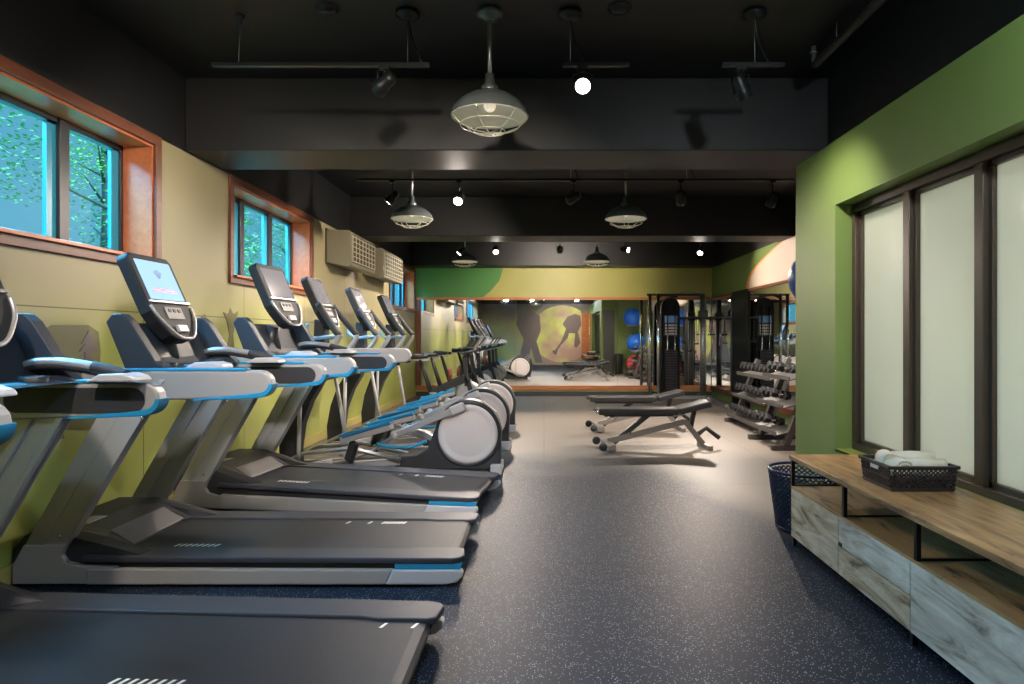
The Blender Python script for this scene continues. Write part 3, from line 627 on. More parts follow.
# ------------------------------------------------------------------ treadmill
def make_treadmill(label, lit=True, tip=-1.0, dz=0, lift=0, cdx=0, cdz=0, tail=((-.48,7,.022),(-.70,1,0),(-.84,1,0)), front=(-1.45,-.235)):
    t = thing('treadmill', label, 'treadmill')
    fz = lambda x: lift*max(0, -x-.2)/2.0         # deck rises gently to the front
    W = .47
    # belt with rounded tail
    b = MB(); xs = [-1.95, -1.0, -.2, -.09]
    prof = [(x, .150+fz(x)) for x in xs] + [(-.055,.142),(-.04,.125),(-.04,.105),(-.055,.088),(-.09,.08)] + [(-1.95, .08)]
    b.prism(prof, -.285, .285, 'y')
    def slash(x, yc, L=.045):
        z = .1502+fz(x); b.add([(x,yc-L/2,z),(x+.014,yc-L/2,z),(x+.030,yc+L/2,z),(x+.016,yc+L/2,z)], [(0,1,2,3)], 1)
    for x0, n, st in tail:
        for k in range(n): slash(x0-k*st, .235)
    for k in range(8): slash(front[0]-k*.032, front[1])
    b.build('belt', ['belt', 'mark'], t)
    for sg in (-1, 1):
        y0, y1 = (-W, -.295) if sg < 0 else (.295, W)
        m = MB()
        n = 8; pl = []
        outer, inner = (sg*W, sg*.295)
        pl = [(-2.05, inner), (-.34, inner), (-.26, inner-sg*.02), (-.05, inner-sg*.02), (-.015, inner)]
        pl += [(-.0, outer-sg*.06), (-.02, outer-sg*.02), (-.06, outer), (-2.05, outer)]
        vs0 = [(x, y, .128+fz(x)) for x, y in pl]; vs1 = [(x, y, .160+fz(x)) for x, y in pl]; k = len(pl)
        m.add(vs0+vs1, [tuple(range(k)), tuple(range(k, 2*k))] + [(i, (i+1) % k, k+(i+1) % k, k+i) for i in range(k)])
        m.build('side_rail', 'rail', t, bevel=.008)
        m = MB(); m.prism([(-2.05,.085+fz(-2.05)*.6),(-.05,.085),(-.03,.13),(-2.05,.13+fz(-2.05))], sg*(W-.03), sg*.30, 'y'); m.build('rail_skirt', 'black', t)
        m = MB(); m.prism([(-2.02,.018),(-.42,.018),(-.38,.098),(-2.02,.098+fz(-2.02)*.6)], sg*W, sg*(W-.05), 'y'); m.build('lower_frame', 'grey_frame', t, bevel=.008)
        m = MB()
        pc = [(-.42, .018), (-.38, .098), (-.03, .098), (-.005, .088), (-.005, .06), (-.04, .03), (-.10, .018)]
        m.prism(pc, sg*(W+.003), sg*(W-.055), 'y'); m.build('end_cap', 'grey_light', t, bevel=.01, seg=3)
        m = MB(); m.prism([(-.37,.099),(-.02,.099),(-.01,.128),(-.37,.128)], sg*(W-.005), sg*(W-.05), 'y'); m.build('accent_strip', 'blue', t, bevel=.003)
        # casting at the front and leaning upright
        m = MB(); y_a, y_b = sg*(W-.005), sg*(W-.065)
        m.prism([(-1.90,.018),(-1.86,.115),(-2.05,.118),(-2.13,.135),(-2.155,.175),(-2.13,.23),(-2.36,.23),(-2.42,.12),(-2.42,.018)], y_a, y_b, 'y')
        m.build('upright_foot', 'grey_frame', t, bevel=.008)
        m = MB(); ztop = 1.12+dz; k_ = .60
        xb0, xb1 = -2.13, -2.36; xt0 = xb0+(ztop-.23)*k_; xt1 = xt0-.26
        m.prism([(xb0,.225),(xb1,.225),(xt1,ztop),(xt0,ztop)], sg*(W-.015), sg*(W-.045), 'y')
        m.prism([(xb0,.225),(xb0-.025,.225),(xt0-.03,ztop),(xt0,ztop)], sg*(W+.0), sg*(W-.07), 'y')
        m.prism([(xb1+.10,.225),(xb1+.065,.225),(xt1+.08,ztop),(xt1+.12,ztop)], sg*(W-.01), sg*(W-.06), 'y')
        u = m.build('upright', 'grey_up', t, bevel=.003)
        s = MB()
        for x, z in ((xb0-.03,.28),(xt0-.12,ztop-.2)): s.lathe([(0,0),(.009,0),(.009,.006),(0,.008)], (x, sg*W if sg > 0 else -W, z), 'y' if sg > 0 else 'y-', 10)
        s.build('screw', 'chrome', u)
        # waist-high side wing
        wz0, wz1 = 1.02+dz, 1.17+dz; xw = -2.05
        op = []
        r_ = (wz1-wz0-.0)/2; zc = (wz0+wz1)/2+.0
        op = [(xw, wz0-.02), (tip-.40, wz0-.005), (tip-.14, wz0+.01)]
        for k in range(9):
            a = -PI/2+PI*k/8; op.append((tip-.075+.075*math.cos(a), zc+.005+.070*math.sin(a)))
        op += [(tip-.2, wz1-.0), (xw, wz1)]
        m = MB(); yo, yi = sg*(W-.005), sg*(W-.075)
        m.prism(op, yo, yi, 'y'); wg = m.build('side_wing', 'grey_frame', t, bevel=.012, seg=3)
        m = MB(); m.prism([(x, z) for x, z in capsule(tip-.68, tip-.06, wz0+.018, wz1-.022)], yi-sg*.0, yi-sg*.004, 'y'); m.build('inset_panel', 'charcoal', wg)
        m = MB(); und = [(tip-.42, wz0-.012), (tip-.14, wz0+.000)] + [(tip-.075+.082*math.cos(a), zc+.005+.077*math.sin(a)) for a in [(-PI/2+PI*k/16) for k in range(9)]] 
        inn = [(tip-.075+.060*math.cos(a), zc+.005+.05*math.sin(a)) for a in [(-PI/2+PI*k/16) for k in range(8, -1, -1)]] + [(tip-.14, wz0+.022), (tip-.42, wz0-.004)]
        m.prism(und+inn, sg*(W+.0), sg*(W-.08), 'y'); m.build('blue_edge', 'blue', wg, bevel=.003)
        m = MB(); m.box((xw+.0, min(yo,yi)-.002, wz1-.004), (tip-.14, max(yo,yi)+.002, wz1+.012)); m.build('wing_top_sheen', 'blue', wg, bevel=.005)  # blue daylight on the wing top, painted as a thin blue strip
        # curved handrail on the far side
        if sg > 0:
            m = MB(); yh = sg*(W-.10); pth = smooth_path([(-1.93,yh*.9,1.14+dz),(-1.90,yh,1.20+dz),(-1.80,yh,1.25+dz),(-1.70,yh,1.262+dz),(-1.55,yh,1.245+dz),(-1.38,yh,1.205+dz)])
            h = m.tube(pth, .022, 12).build('handrail', 'silver', t)
            MB().tube(smooth_path([(-1.52,yh,1.240+dz),(-1.44,yh,1.222+dz),(-1.375,yh,1.203+dz)]), .026, 12).build('grip', 'black_soft', h)
            MB().tube([(x, y, z-.012) for x, y, z in pth], .022, 10).build('grip_underside', 'black_soft', h)
        m = MB(); m.prism([(-1.52,1.178+dz),(-1.30,1.178+dz),(-1.31,1.20+dz),(-1.36,1.215+dz),(-1.46,1.212+dz)], sg*(W-.03), sg*(W-.16), 'y'); m.build('armrest_pad', 'grey_light', t, bevel=.008)
    # motor cover
    m = MB()
    rows = [(-2.44,.20),(-2.40,.285),(-2.20,.285),(-2.10,.27)]
    def sec(y, dx): return [(-2.44,y,.10),(-2.44,y,.20+lift),(-2.38,y,.275+lift),(-2.16,y,.275+lift),(-2.02+dx*.3,y,.235+lift*.9),(-1.88+dx,y,.162+fz(-1.88)),(-1.88+dx,y,.12)]
    ys = [(-.435,.10),(-.43,.12),(-.36,.15),(-.30,.02),(-.24,-.02),(.24,-.02),(.30,.02),(.36,.15),(.43,.12),(.435,.10)]
    vs = []
    for i, (y, dx) in enumerate(ys):
        s = sec(y, dx)
        if abs(y) >= .43: s = [(x, yy, z if z < .2 else z-.05*(1 if abs(y)==.435 else .3)) for x, yy, z in s]
        vs += s
    k = 7; n = len(ys)
    fs = [(i*k+j, i*k+j+1, (i+1)*k+j+1, (i+1)*k+j) for i in range(n-1) for j in range(k-1)] + [tuple(range(k)), tuple((n-1)*k+j for j in range(k))]
    m.add(vs, fs); mc = m.build('motor_cover', 'charcoal', t, bevel=.006)
    MB().prism([(-1.895,.166+fz(-1.9)),(-2.02,.237+lift*.9),(-2.03,.240+lift*.9),(-1.9,.170+fz(-1.9))], -.26, .26, 'y').build('scoop_plate', 'scoop', mc)
    MB().box((-2.23,-.26,.275+lift), (-2.15,-.10,.279+lift)).build('label_plate', 'keypad', mc)
    # front cross brace, feet
    m = MB(); m.box((-2.38,-W+.05,.02), (-2.28,W-.05,.10)); m.box((-.2,-W+.05,.02), (-.14,W-.05,.07)); m.build('cross_brace', 'black', t)
    for x in (-2.3, -.18):
        for y in (-.38, .38): MB().lathe([(0,0),(.03,0),(.03,.012),(.012,.02),(.012,.05)], (x, y, 0), n=12).build('foot', 'black_soft', t)
    # dashboard bowl between the wings
    m = MB(); Z = 1.17+dz
    lip = [(-2.02,Z),(-1.72,Z-.06),(-1.68,Z+.0),(-1.75,Z+.03),(-1.9,Z+.27),(-1.99,Z+.31),(-2.04,Z+.29),(-2.1,Z)]
    for sg in (-1, 1):
        m = MB(); m.prism([(-1.82,Z+.002),(-1.62,Z+.0),(-1.60,Z+.0),(-1.66,Z+.05),(-1.80,Z+.27),(-1.84,Z+.305),(-1.89,Z+.305),(-1.925,Z+.26)], sg*.455, sg*.385, 'y'); m.build('dashboard_cheek', 'dash', t, bevel=.02, seg=3)
    m = MB(); m.prism([(-1.84,Z+.002),(-1.62,Z+.0),(-1.60,Z+.004),(-1.66,Z+.01),(-1.76,Z+.02),(-1.80,Z+.06),(-1.90,Z+.26),(-1.935,Z+.24)], -.39, .39, 'y'); db = m.build('dashboard', 'dash', t, bevel=.012, seg=3)
    for y in (-.27, .27): MB().lathe([(.05,0),(.055,.03),(.042,.032),(.04,.005),(0,.004)], (-1.70, y, Z+.005), n=18).build('cup_holder', 'black_soft', db)
    MB().box((-1.68,-.14,Z-.005), (-1.62,.14,Z+.018)).build('heart_sensor_bar', 'blue', db, bevel=.008)
    m = MB(); m.tube([(-1.86,0,Z+.02),(-1.87,0,Z+.16),(-1.85,0,Z+.24)], [.08,.06,.05], 12); m.build('console_neck', 'black', t)
    console(t, -1.97+cdx, 1.845+dz+cdz, lit, emblem=lit)
    return t
t1 = make_treadmill('nearest treadmill, its running belt filling the lower left corner', True, tip=-1.25, dz=-.025, lift=.05, cdx=.07, tail=((-.11,1,0),(-.24,1,0)), front=(-.82,-.25))
t1.location = (-.44, 2.50, 0)
t2 = make_treadmill('second treadmill, with a lit pale blue touch screen', True, tip=-1.03, dz=-.005, lift=.01)
t2.location = (-.43, 4.0, 0)
t3 = make_treadmill('third treadmill, its grey touch screen below the second window', False, tip=-.95, dz=.02, lift=.06, cdx=.08, cdz=.08)
t3.location = (-.43, 5.30, 0); t3.rotation_euler = (0, 0, R(-7))

# ------------------------------------------------------------------ elliptical trainer
def make_elliptical(label):
    t = thing('elliptical_trainer', label, 'elliptical trainer')
    cx, cz, r = -.335, .39, .29
    prof = [(-.02,.04),(-.02,.20)] + [(cx+.325*math.cos(a), cz+.335*math.sin(a)) for a in [R(-20+10*k) for k in range(1, 17)]] + [(cx-.34,.40),(cx-.40,.25),(cx-.50,.185),(-1.05,.16),(-1.05,.04)]
    hb = MB().prism(prof, -.09, .09, 'y').build('drive_housing', 'charcoal', t, bevel=.015, seg=3)
    for y in (-.095, .095):
        a = 'y-' if y < 0 else 'y'
        p = [(0,.012),(.21,.012),(.235,.006),(.262,.02),(.29,.012),(.292,-.02)]
        MB().lathe(p, (cx, y, cz), a, 48).build('wheel_cover', 'cover', hb)
        MB().lathe([(.296,-.02),(.318,-.01),(.320,.006),(.300,.008),(.294,.0)], (cx, y, cz), a, 48).build('wheel_rim', 'black', hb)
    m = MB(); m.prism([(-.20,.690),(-.07,.59),(-.06,.60),(-.19,.705)], -.05, .05, 'y'); m.build('rear_top_trim', 'silver', hb, bevel=.004)
    m = MB(); m.box((-.08,-.15,0), (.0,.15,.05)); 
    for y in (-.13, .13): m.box((-.11,y-.035,.0), (.0,y+.035,.10))
    m.build('rear_stabilizer', 'grey_light', t, bevel=.01)
    m = MB(); m.box((-2.25,-.30,0), (-2.16,.30,.06)); m.build('front_stabilizer', 'grey_light', t, bevel=.012)
    m = MB()
    for y in (-.10, .10): m.bar((-1.0,y,.12), (-2.2,y,.06), .06, .06)
    m.build('base_beam', 'grey_frame', t, bevel=.006)
    m = MB()
    for y in (-.17, .17): m.tube([(-.98,y,.15),(-1.45,y,.26),(-1.9,y,.22),(-2.15,y,.10)], .022, 10)
    m.build('ramp_rail', 'steel', t)
    MB().tube(smooth_path([(-.72,-.20,.34),(-.85,-.22,.29),(-1.02,-.22,.28),(-1.2,-.20,.31)]), .018, 10).build('link_tube', 'blue', t)
    for sg, ph in ((-1, 0), (1, 1)):
        y = sg*.15
        if ph == 0: h0, h1, low = (-.40,.655), (-1.04,.385), (-1.55,.13)
        else: h0, h1, low = (-.28,.18), (-1.0,.42), (-1.55,.13)
        m = MB(); m.bar((h0[0]-.05,y,h0[1]-.02), (h1[0],y,h1[1]), .05, .065); a = m.build('pedal_arm', 'silver', t, bevel=.012, seg=3)
        dx = (Vector((h1[0]-h0[0], 0, h1[1]-h0[1]))).normalized()
        m = MB(); c = Vector((h0[0], y, h0[1])); m.bar(c-dx*.04, c+dx*.11, .07, .09); m.build('arm_cap', 'grey_light', a, bevel=.02, seg=4)
        m = MB(); m.sphere((h1[0], y, h1[1]), .042, 14); m.build('arm_joint', 'grey_light', a)
        MB().tube(smooth_path([(h1[0],y,h1[1]),(h1[0]-.22,y,h1[1]-.15),(low[0],y,low[1]),(low[0]-.35,y*.95,low[1]-.03)]), .018, 10).build('link_rod', 'steel', a)
        # foot pedal
        if ph == 0: p0, p1 = Vector((-1.53,sg*.22,.35)), Vector((-1.05,sg*.22,.485))
        else: p0, p1 = Vector((-1.40,sg*.22,.40)), Vector((-.92,sg*.22,.52))
        m = MB(); m.bar(p0, p1, .15, .06); pd = m.build('pedal', 'grey_frame', t, bevel=.012)
        u = Vector((0,0,.03)); m = MB(); m.bar(p0+u+Vector((.02,0,0)), p1+u, .15, .018); m.build('pedal_pad', 'blue_dark', pd, bevel=.005)
        m = MB()
        for q in (-1, 1): o_ = Vector((0, q*.075, .045)); m.bar(p0+o_, p1+o_, .012, .022)
        m.bar(p0+Vector((0,-.075,.045)), p0+Vector((0,.075,.045)), .012, .03); m.build('pedal_lip', 'blue', pd, bevel=.004)
        m = MB(); m.bar((p0.x+.12, p0.y, p0.z-.02), (p0.x+.05, sg*.17, .14), .05, .09); m.build('pedal_support', 'black', pd, bevel=.006)
        # moving handle: curved grip above the pivot, straight rod below
        yh = sg*.30
        m = MB(); up = smooth_path([(-1.76,yh*.75,1.66),(-1.66,yh*.85,1.52),(-1.57,yh,1.40),(-1.54,yh,1.36),(-1.56,yh,1.29),(-1.66,yh,1.16),(-1.74,yh,1.02),(-1.76,yh,.92)])
        hd = m.tube(up, .026, 10).build('moving_handle', 'silver', t)
        MB().tube(up[:16], .031, 10).build('grip', 'black_soft', hd)
        lo = (-1.90, yh, .92, -1.92, .10) if ph == 0 else (-1.76, yh, .92, -1.64, .24)
        MB().tube([(-1.75,yh,1.0), (lo[0],yh,lo[2])], .03, 10).build('pivot', 'charcoal', hd)
        MB().tube([(lo[0],yh,lo[2]+.02), (lo[3],yh,lo[4])], .019, 10).build('lower_rod', 'grey_light', hd)
        MB().bar((lo[3],yh,lo[4]), (low[0]-.1, y*.95, low[1]), .05, .05).build('foot_link', 'grey_light', hd, bevel=.008)
    m = MB(); col = [(-2.09,.03,.19),(-2.10,.25,.19),(-2.06,.50,.18),(-1.98,.72,.18),(-1.88,.88,.17),(-1.83,1.0,.15),(-1.80,1.2,.12),(-1.80,1.50,.10)]
    vs = []
    for i, (x, z, w_) in enumerate(col):
        for a, b in ((-1,-1),(1,-1),(1,1),(-1,1)): vs.append((x+a*w_/2*(1 if True else 0), b*.085, z - a*.02))
    n = len(col); m.add(vs, [(0,1,2,3), tuple(4*(n-1)+k for k in range(4))] + [(4*i+k, 4*i+(k+1)%4, 4*i+4+(k+1)%4, 4*i+4+k) for i in range(n-1) for k in range(4)], 0, False)
    m.build('column', 'charcoal', t, bevel=.02, seg=3)
    m = MB(); m.bar((-1.83,-.33,.95), (-1.83,.33,.95), .10, .10); m.build('pivot_housing', 'charcoal', t, bevel=.015)
    m = MB(); m.tube(smooth_path([(-1.86,-.20,1.47),(-1.89,-.22,1.39),(-1.80,-.22,1.33),(-1.66,-.19,1.345),(-1.64,0,1.35),(-1.66,.19,1.345),(-1.80,.22,1.33),(-1.89,.22,1.39),(-1.86,.20,1.47)]), .018, 10)
    m.build('fixed_handlebar', M['blue_pale'], t)
    console(t, -1.88, 1.93, False, w=.42, h=.54)
    return t
M['blue_pale'] = mat('pale_blue_tube', lin(120, 160, 190), .35)
e1 = make_elliptical('nearest elliptical trainer, directly behind the third treadmill')
e2 = copy_tree(e1); e3 = copy_tree(e1)
e2['label'] = 'middle one of the three elliptical trainers'; e3['label'] = 'farthest elliptical trainer, nearest the spin bikes'
for o, (x, y) in ((e1, (-.41, 6.56)), (e2, (-.40, 7.95)), (e3, (-.39, 9.40))): o.location = (x, y, 0); o['group'] = 'elliptical trainers in a row'
m = MB(); tipx = -.93
m.prism([(-1.95,1.06),(tipx-.2,1.08)] + [(tipx-.075+.075*math.cos(-PI/2+PI*k/8), 1.155+.07*math.sin(-PI/2+PI*k/8)) for k in range(9)] + [(tipx-.2,1.23),(-1.95,1.22)], .06, .14, 'y')
sw = m.build('side_wing', 'grey_light', e1, bevel=.012)
MB().tube([(-1.6,.10,1.062),(tipx-.2,.10,1.082),(tipx-.05,.10,1.10),(tipx,.10,1.155)], .014, 8).build('blue_edge', 'blue', sw)

# ------------------------------------------------------------------ spin bikes
M['bottle'] = mat('dull_red_bottle', lin(120, 62, 50), .5)
def make_bike(label):
    t = thing('spin_bike', label, 'exercise bike')     # faces +x, saddle at x=0
    m = MB(); m.tube([(-.05,0,.95),(.14,0,.36)], [.03,.045], 10); m.build('seat_post', 'black', t)
    fr = MB(); fr.bar((.14,0,.40), (.75,0,.62), .06, .10); fr.bar((.14,0,.38), (-.12,0,.05), .06, .08); fr.bar((.75,0,.62), (.92,0,.05), .06, .08); fr.bar((.14,0,.34), (.85,0,.22), .05, .08); fr.bar((.74,0,.5), (.70,0,1.0), .06, .07); fr.build('frame', 'charcoal', t, bevel=.008)
    for x in (-.12, .92): MB().tube([(x,-.25,.04),(x,.25,.04)], .035, 10).build('stabilizer', 'black', t)
    MB().lathe([(0,-.015),(.16,-.012),(.22,-.022),(.23,0),(.22,.022),(.16,.012),(0,.015)], (.78,0,.36), 'y', 32).build('flywheel', 'steel', t)
    s = MB()
    vs = []; ring = [(-.15,.10,.05),(-.10,.11,.05),(0,.075,.045),(.07,.035,.035),(.13,.02,.03)]
    for x, w_, h_ in ring:
        for k in range(8):
            a = 2*PI*k/8; vs.append((x-.05, w_*math.cos(a), 1.0+h_*math.sin(a)))
    s.add(vs, [(i*8+k, i*8+(k+1)%8, i*8+8+(k+1)%8, i*8+8+k) for i in range(4) for k in range(8)] + [tuple(range(8)), tuple(32+k for k in range(8))], 0, True)
    s.build('saddle', 'black_soft', t)
    MB().bar((-.22,0,.945), (.10,0,.945), .04, .04).build('saddle_slider', 'steel', t)
    hb = MB(); hb.tube(smooth_path([(.95,-.16,1.16),(.90,-.20,1.10),(.70,-.20,1.06),(.66,0,1.05),(.70,.20,1.06),(.90,.20,1.10),(.95,.16,1.16)]), .018, 8); hb.build('handlebar', 'black_soft', t)
    MB().box((.78,-.11,1.13), (.80,.11,1.34), 0, Matrix.Rotation(R(35), 3, 'Y')).build('console', 'black', t, bevel=.006)
    MB().lathe([(0,-.02),(.09,-.02),(.09,.02),(0,.02)], (.34,-.07,.33), 'y', 20).build('chainring', 'steel', t)
    for sg in (-1, 1):
        c = MB(); c.bar((.34,sg*.10,.33), (.34+sg*.15,sg*.10,.33-sg*.06), .02, .03); c.box((.34+sg*.15-.05,sg*.11,.32-sg*.06), (.34+sg*.15+.05,sg*.20,.345-sg*.06)); c.build('crank', 'steel', t)
    MB().tube([(.45,.05,.60),(.45,.05,.80)], .035, 10).build('water_bottle', 'bottle', t)
    MB().tube([(-.25,-.13,.93),(-.25,.13,.93)], .035, 10).build('dumbbell_holder', 'black', t)
    return t
bk = make_bike('nearer spin bike behind the ellipticals, beside the left wall')
bk.location = (-2.05, 12.3, 0)
b2 = copy_tree(bk); b2.location = (-2.05, 13.5, 0); b2['label'] = 'spin bike closest to the back mirror'
b3 = copy_tree(bk); b3.location = (-2.05, 11.2, 0); b3['label'] = 'spin bike hidden behind the farthest elliptical trainer'
for o in (bk, b2, b3): o['group'] = 'spin bikes at the back left'

# ------------------------------------------------------------------ benches
M['bench_steel'] = mat('bench_frame_steel', (.26, .24, .225, 1), .36, metal=.6)
def make_bench(label):
    t = thing('weight_bench', label, 'bench')      # x along the bench, origin mid floor; head at x=-.62
    def pad(p, q, w, h, nm):
        m = MB(); m.bar(p, q, w, h); return m.build(nm, 'leather', t, bevel=.018, seg=4)
    bp = pad((-.63,0,.46), (.32,0,.455), .27, .075, 'back_pad'); sp = pad((.34,0,.455), (.72,0,.545), .30, .075, 'seat_pad')
    MB().bar((-.55,0,.41), (.30,0,.405), .10, .03).build('pad_plate', 'black', bp)
    m = MB(); m.bar((-.50,0,.10), (.42,0,.32), .06, .07); m.build('main_beam', 'bench_steel', t, bevel=.006)
    m = MB(); m.bar((-.46,0,.06), (.0,0,.42), .05, .06); m.build('back_strut', 'black', t, bevel=.006)
    m = MB(); m.bar((.42,0,.34), (.66,0,.05), .06, .06); m.build('front_leg', 'bench_steel', t, bevel=.006)
    m = MB(); m.bar((.55,0,.46), (.50,0,.22), .04, .05); m.build('seat_strut', 'black', t)
    m = MB(); m.bar((-.50,-.27,.06), (-.50,.27,.06), .09, .07); m.build('rear_foot', 'bench_steel', t, bevel=.006)
    m = MB(); m.bar((.68,-.22,.03), (.68,.22,.03), .06, .05); m.build('front_foot', 'bench_steel', t, bevel=.006)
    for y in (-.24, .24): MB().lathe([(0,-.02),(.045,-.02),(.05,0),(.045,.02),(0,.02)], (-.60,y,.07), 'y', 18).build('wheel', 'black_soft', t)
    MB().lathe([(0,-.03),(.018,-.03),(.018,.03),(0,.03)], (-.25,-.05,.20), 'y', 12).build('pop_pin', 'chrome', t)
    MB().tube([(.60,0,.17),(.70,0,.24),(.86,0,.12)], .028, 10).build('foot_roller', 'black_soft', t)
    MB().tube([(-.60,-.1,.46),(-.66,-.1,.46),(-.66,.1,.46),(-.60,.1,.46)], .012, 8).build('handle', 'chrome', t)
    for y in (-.16, .16): MB().bar((.28,y*.3,.40), (.40,y*.3,.42), .04, .03).build('hinge', 'steel', t)
    return t
bn = make_bench('nearer black adjustable weight bench on the right of the open floor'); bn.location = (1.26, 7.9, 0); bn.rotation_euler = (0, 0, R(5))
bn2 = copy_tree(bn); bn2.location = (1.27, 9.45, 0); bn2['label'] = 'farther adjustable weight bench, between the near bench and the back mirror'; 
for o in (bn, bn2): o['group'] = 'weight benches'

# ------------------------------------------------------------------ cable machine
cm = thing('cable_machine', 'tall cable machine with a weight stack at the back right', 'cable machine', (2.88, 14.25, 0))
m = MB()
for x, y in ((-.60,-.05),(-.43,-.10)): m.tube([(x,y,.05),(x,y,2.25)], .035, 12)
m.build('chrome_post', 'chrome', cm)
m = MB(); m.tube([(.55,0,.05),(.55,0,2.25)], .065, 14); m.build('pulley_column', 'steel', cm)
m = MB()
for k in range(20): m.lathe([(0,0),(.010,0),(.010,.002),(0,.003)], (.55,-.066,.3+k*.09), 'y-', 8)
m.build('pin_holes', 'black', cm)
m = MB(); m.box((.46,-.09,1.72), (.64,.09,1.90)); m.build('pulley_carriage', 'black', cm, bevel=.01)
m = MB(); m.tube(smooth_path([(-.45,0,2.17),(-.30,0,2.24),(.0,0,2.20)]), .03, 10); m.bar((-.66,0,2.24), (.6,0,2.24), .05, .05); m.build('top_beam', 'black_metal', cm)
pr = [(-.34,.10),(.06,.10),(.06,1.95)] + [(-.14+.20*math.cos(a), 1.98+.20*math.sin(a)) for a in [R(10+16*k) for k in range(11)]] + [(-.34,1.95)]
MB().prism(pr, .02, .22, 'y').build('stack_shroud', 'pilaster', cm, bevel=.01)
m = MB()
for k in range(16): m.box((-.27,-.08,.18+k*.055), (-.01,.02,.228+k*.055))
m.build('weight_stack', 'iron', cm, bevel=.003)
m = MB()
for x in (-.22,-.06): m.tube([(x,-.03,.1),(x,-.03,2.0)], .012, 8)
m.build('guide_rod', 'chrome', cm)
m = MB(); m.box((-.29,.0,1.35), (.01,.018,1.80)); pc = m.build('instruction_placard', 'charcoal', cm)
m = MB(); m.box((-.27,-.006,1.64), (-.01,.0,1.78)); m.build('placard_header', 'poster', pc)
m = MB()
for i in range(6):
    for j in range(4): m.box((-.26+i*.043,-.005,1.38+j*.06), (-.235+i*.043,.0,1.42+j*.06))
m.build('placard_figures', 'keypad', pc)
m = MB(); m.bar((-.55,-.12,.04), (.7,-.12,.04), .08, .07); m.bar((-.45,-.35,.04), (-.45,.4,.04), .08, .07); m.bar((.55,-.5,.04), (.55,.4,.04), .08, .07); m.bar((.60,-.1,.05), (.55,-1.9,.03), .07, .06); m.build('base_frame', 'steel', cm, bevel=.008)
m = MB(); m.tube(smooth_path([(-.2,0,2.15),(.15,0,2.30),(.4,0,2.27),(.55,0,2.18)]), .006, 6); m.build('cable', 'chrome', cm)
m = MB(); m.bar((.0,-.02,1.75), (1.0,-.02,1.75), .03, .03); m.build('cross_bar', 'black_metal', cm)
for i, (x, z) in enumerate(((.12,1.35),(.25,1.15),(.40,1.3),(.75,1.5),(.9,1.25))):
    h = MB(); h.tube([(x,-.03,1.75),(x,-.03,z)], .008, 6); h.tube([(x,-.03,z),(x-.05,-.03,z-.12),(x+.05,-.03,z-.12)], .009, 6, closed=True); h.tube([(x-.055,-.03,z-.12),(x+.055,-.03,z-.12)], .016, 8); h.build('strap_handle', 'black_soft', cm)

# ------------------------------------------------------------------ dumbbell racks
def make_rack(label, y0, y1):
    t = thing('dumbbell_rack', label, 'rack', (0, (y0+y1)/2, 0)); L = (y1-y0)/2
    for y in (-L+.04, L-.04):
        m = MB(); m.bar((2.85,y,.03), (3.55,y,.03), .07, .06); m.bar((3.02,y,.05), (3.38,y,.98), .09, .07) ; m.build('side_frame', 'rack_grey', t, bevel=.006)
    for x, z in ((3.02,.14),(3.10,.46),(3.18,.79)):
        m = MB(); a = R(-14)
        m.box((x-.13,-L,z-.012), (x+.17,L,z), 0, Matrix.Rotation(a, 3, 'Y')); m.box((x-.13,-L,z-.045), (x-.12,L,z+.0), 0); m.build('shelf', 'rack_grey', t)
    return t
M['rack_grey'] = mat('grey_rack_steel', (.075, .073, .07, 1), .45, metal=.2, spec=.3)
rk1 = make_rack('dumbbell rack nearer the back mirror, three full tiers', 8.95, 10.45)
rk2 = make_rack('dumbbell rack half hidden by the green wall corner', 7.75, 8.7)
rk2.location = (-.17, rk2.location.y, .08)
for k_ in kids(rk2):
    if k_.name.startswith('side_frame'): k_.location.z = -.08; k_.scale.z = 1.08
db0 = thing('dumbbell', '', 'dumbbell')
MB().tube([(-.07,0,0),(.07,0,0)], .014, 8).build('handle', 'chrome', db0)
for sx in (-1, 1): MB().lathe([(0,0),(.052,.0),(.06,.015),(.06,.055),(.05,.07),(.03,.07),(.03,.074),(0,.074)], (.05 if sx > 0 else -.124,0,0), 'x', 6, smooth=False).build('weight_head', 'iron', db0, bevel=.004)
first = True
NM = ['top', 'middle', 'bottom']
ORD = ['first', 'second', 'third', 'fourth', 'fifth', 'sixth', 'seventh', 'eighth']
def put(x, y, z, label, grp):
    global first
    o = db0 if first else copy_tree(db0); first = False
    o.location = (x, y, z); o.rotation_euler = (0, R(14), 0); o['label'] = label; o['group'] = grp
for ti, (x, z) in enumerate(((3.20,.87),(3.12,.545),(3.04,.225))):
    for k in range(8):
        put(x, 9.06+k*.18, z, '%s black dumbbell from the aisle end, %s tier, rack nearer the mirror' % (ORD[k], NM[ti]), 'dumbbells in the %s tier of the rack nearer the mirror' % NM[ti])
    for k in range(3):
        put(x-.17, 8.58-k*.18, z+.08, '%s black dumbbell from the back, %s tier, rack by the wall corner' % (ORD[k], NM[ti]), 'dumbbells in the %s tier of the rack by the wall corner' % NM[ti])

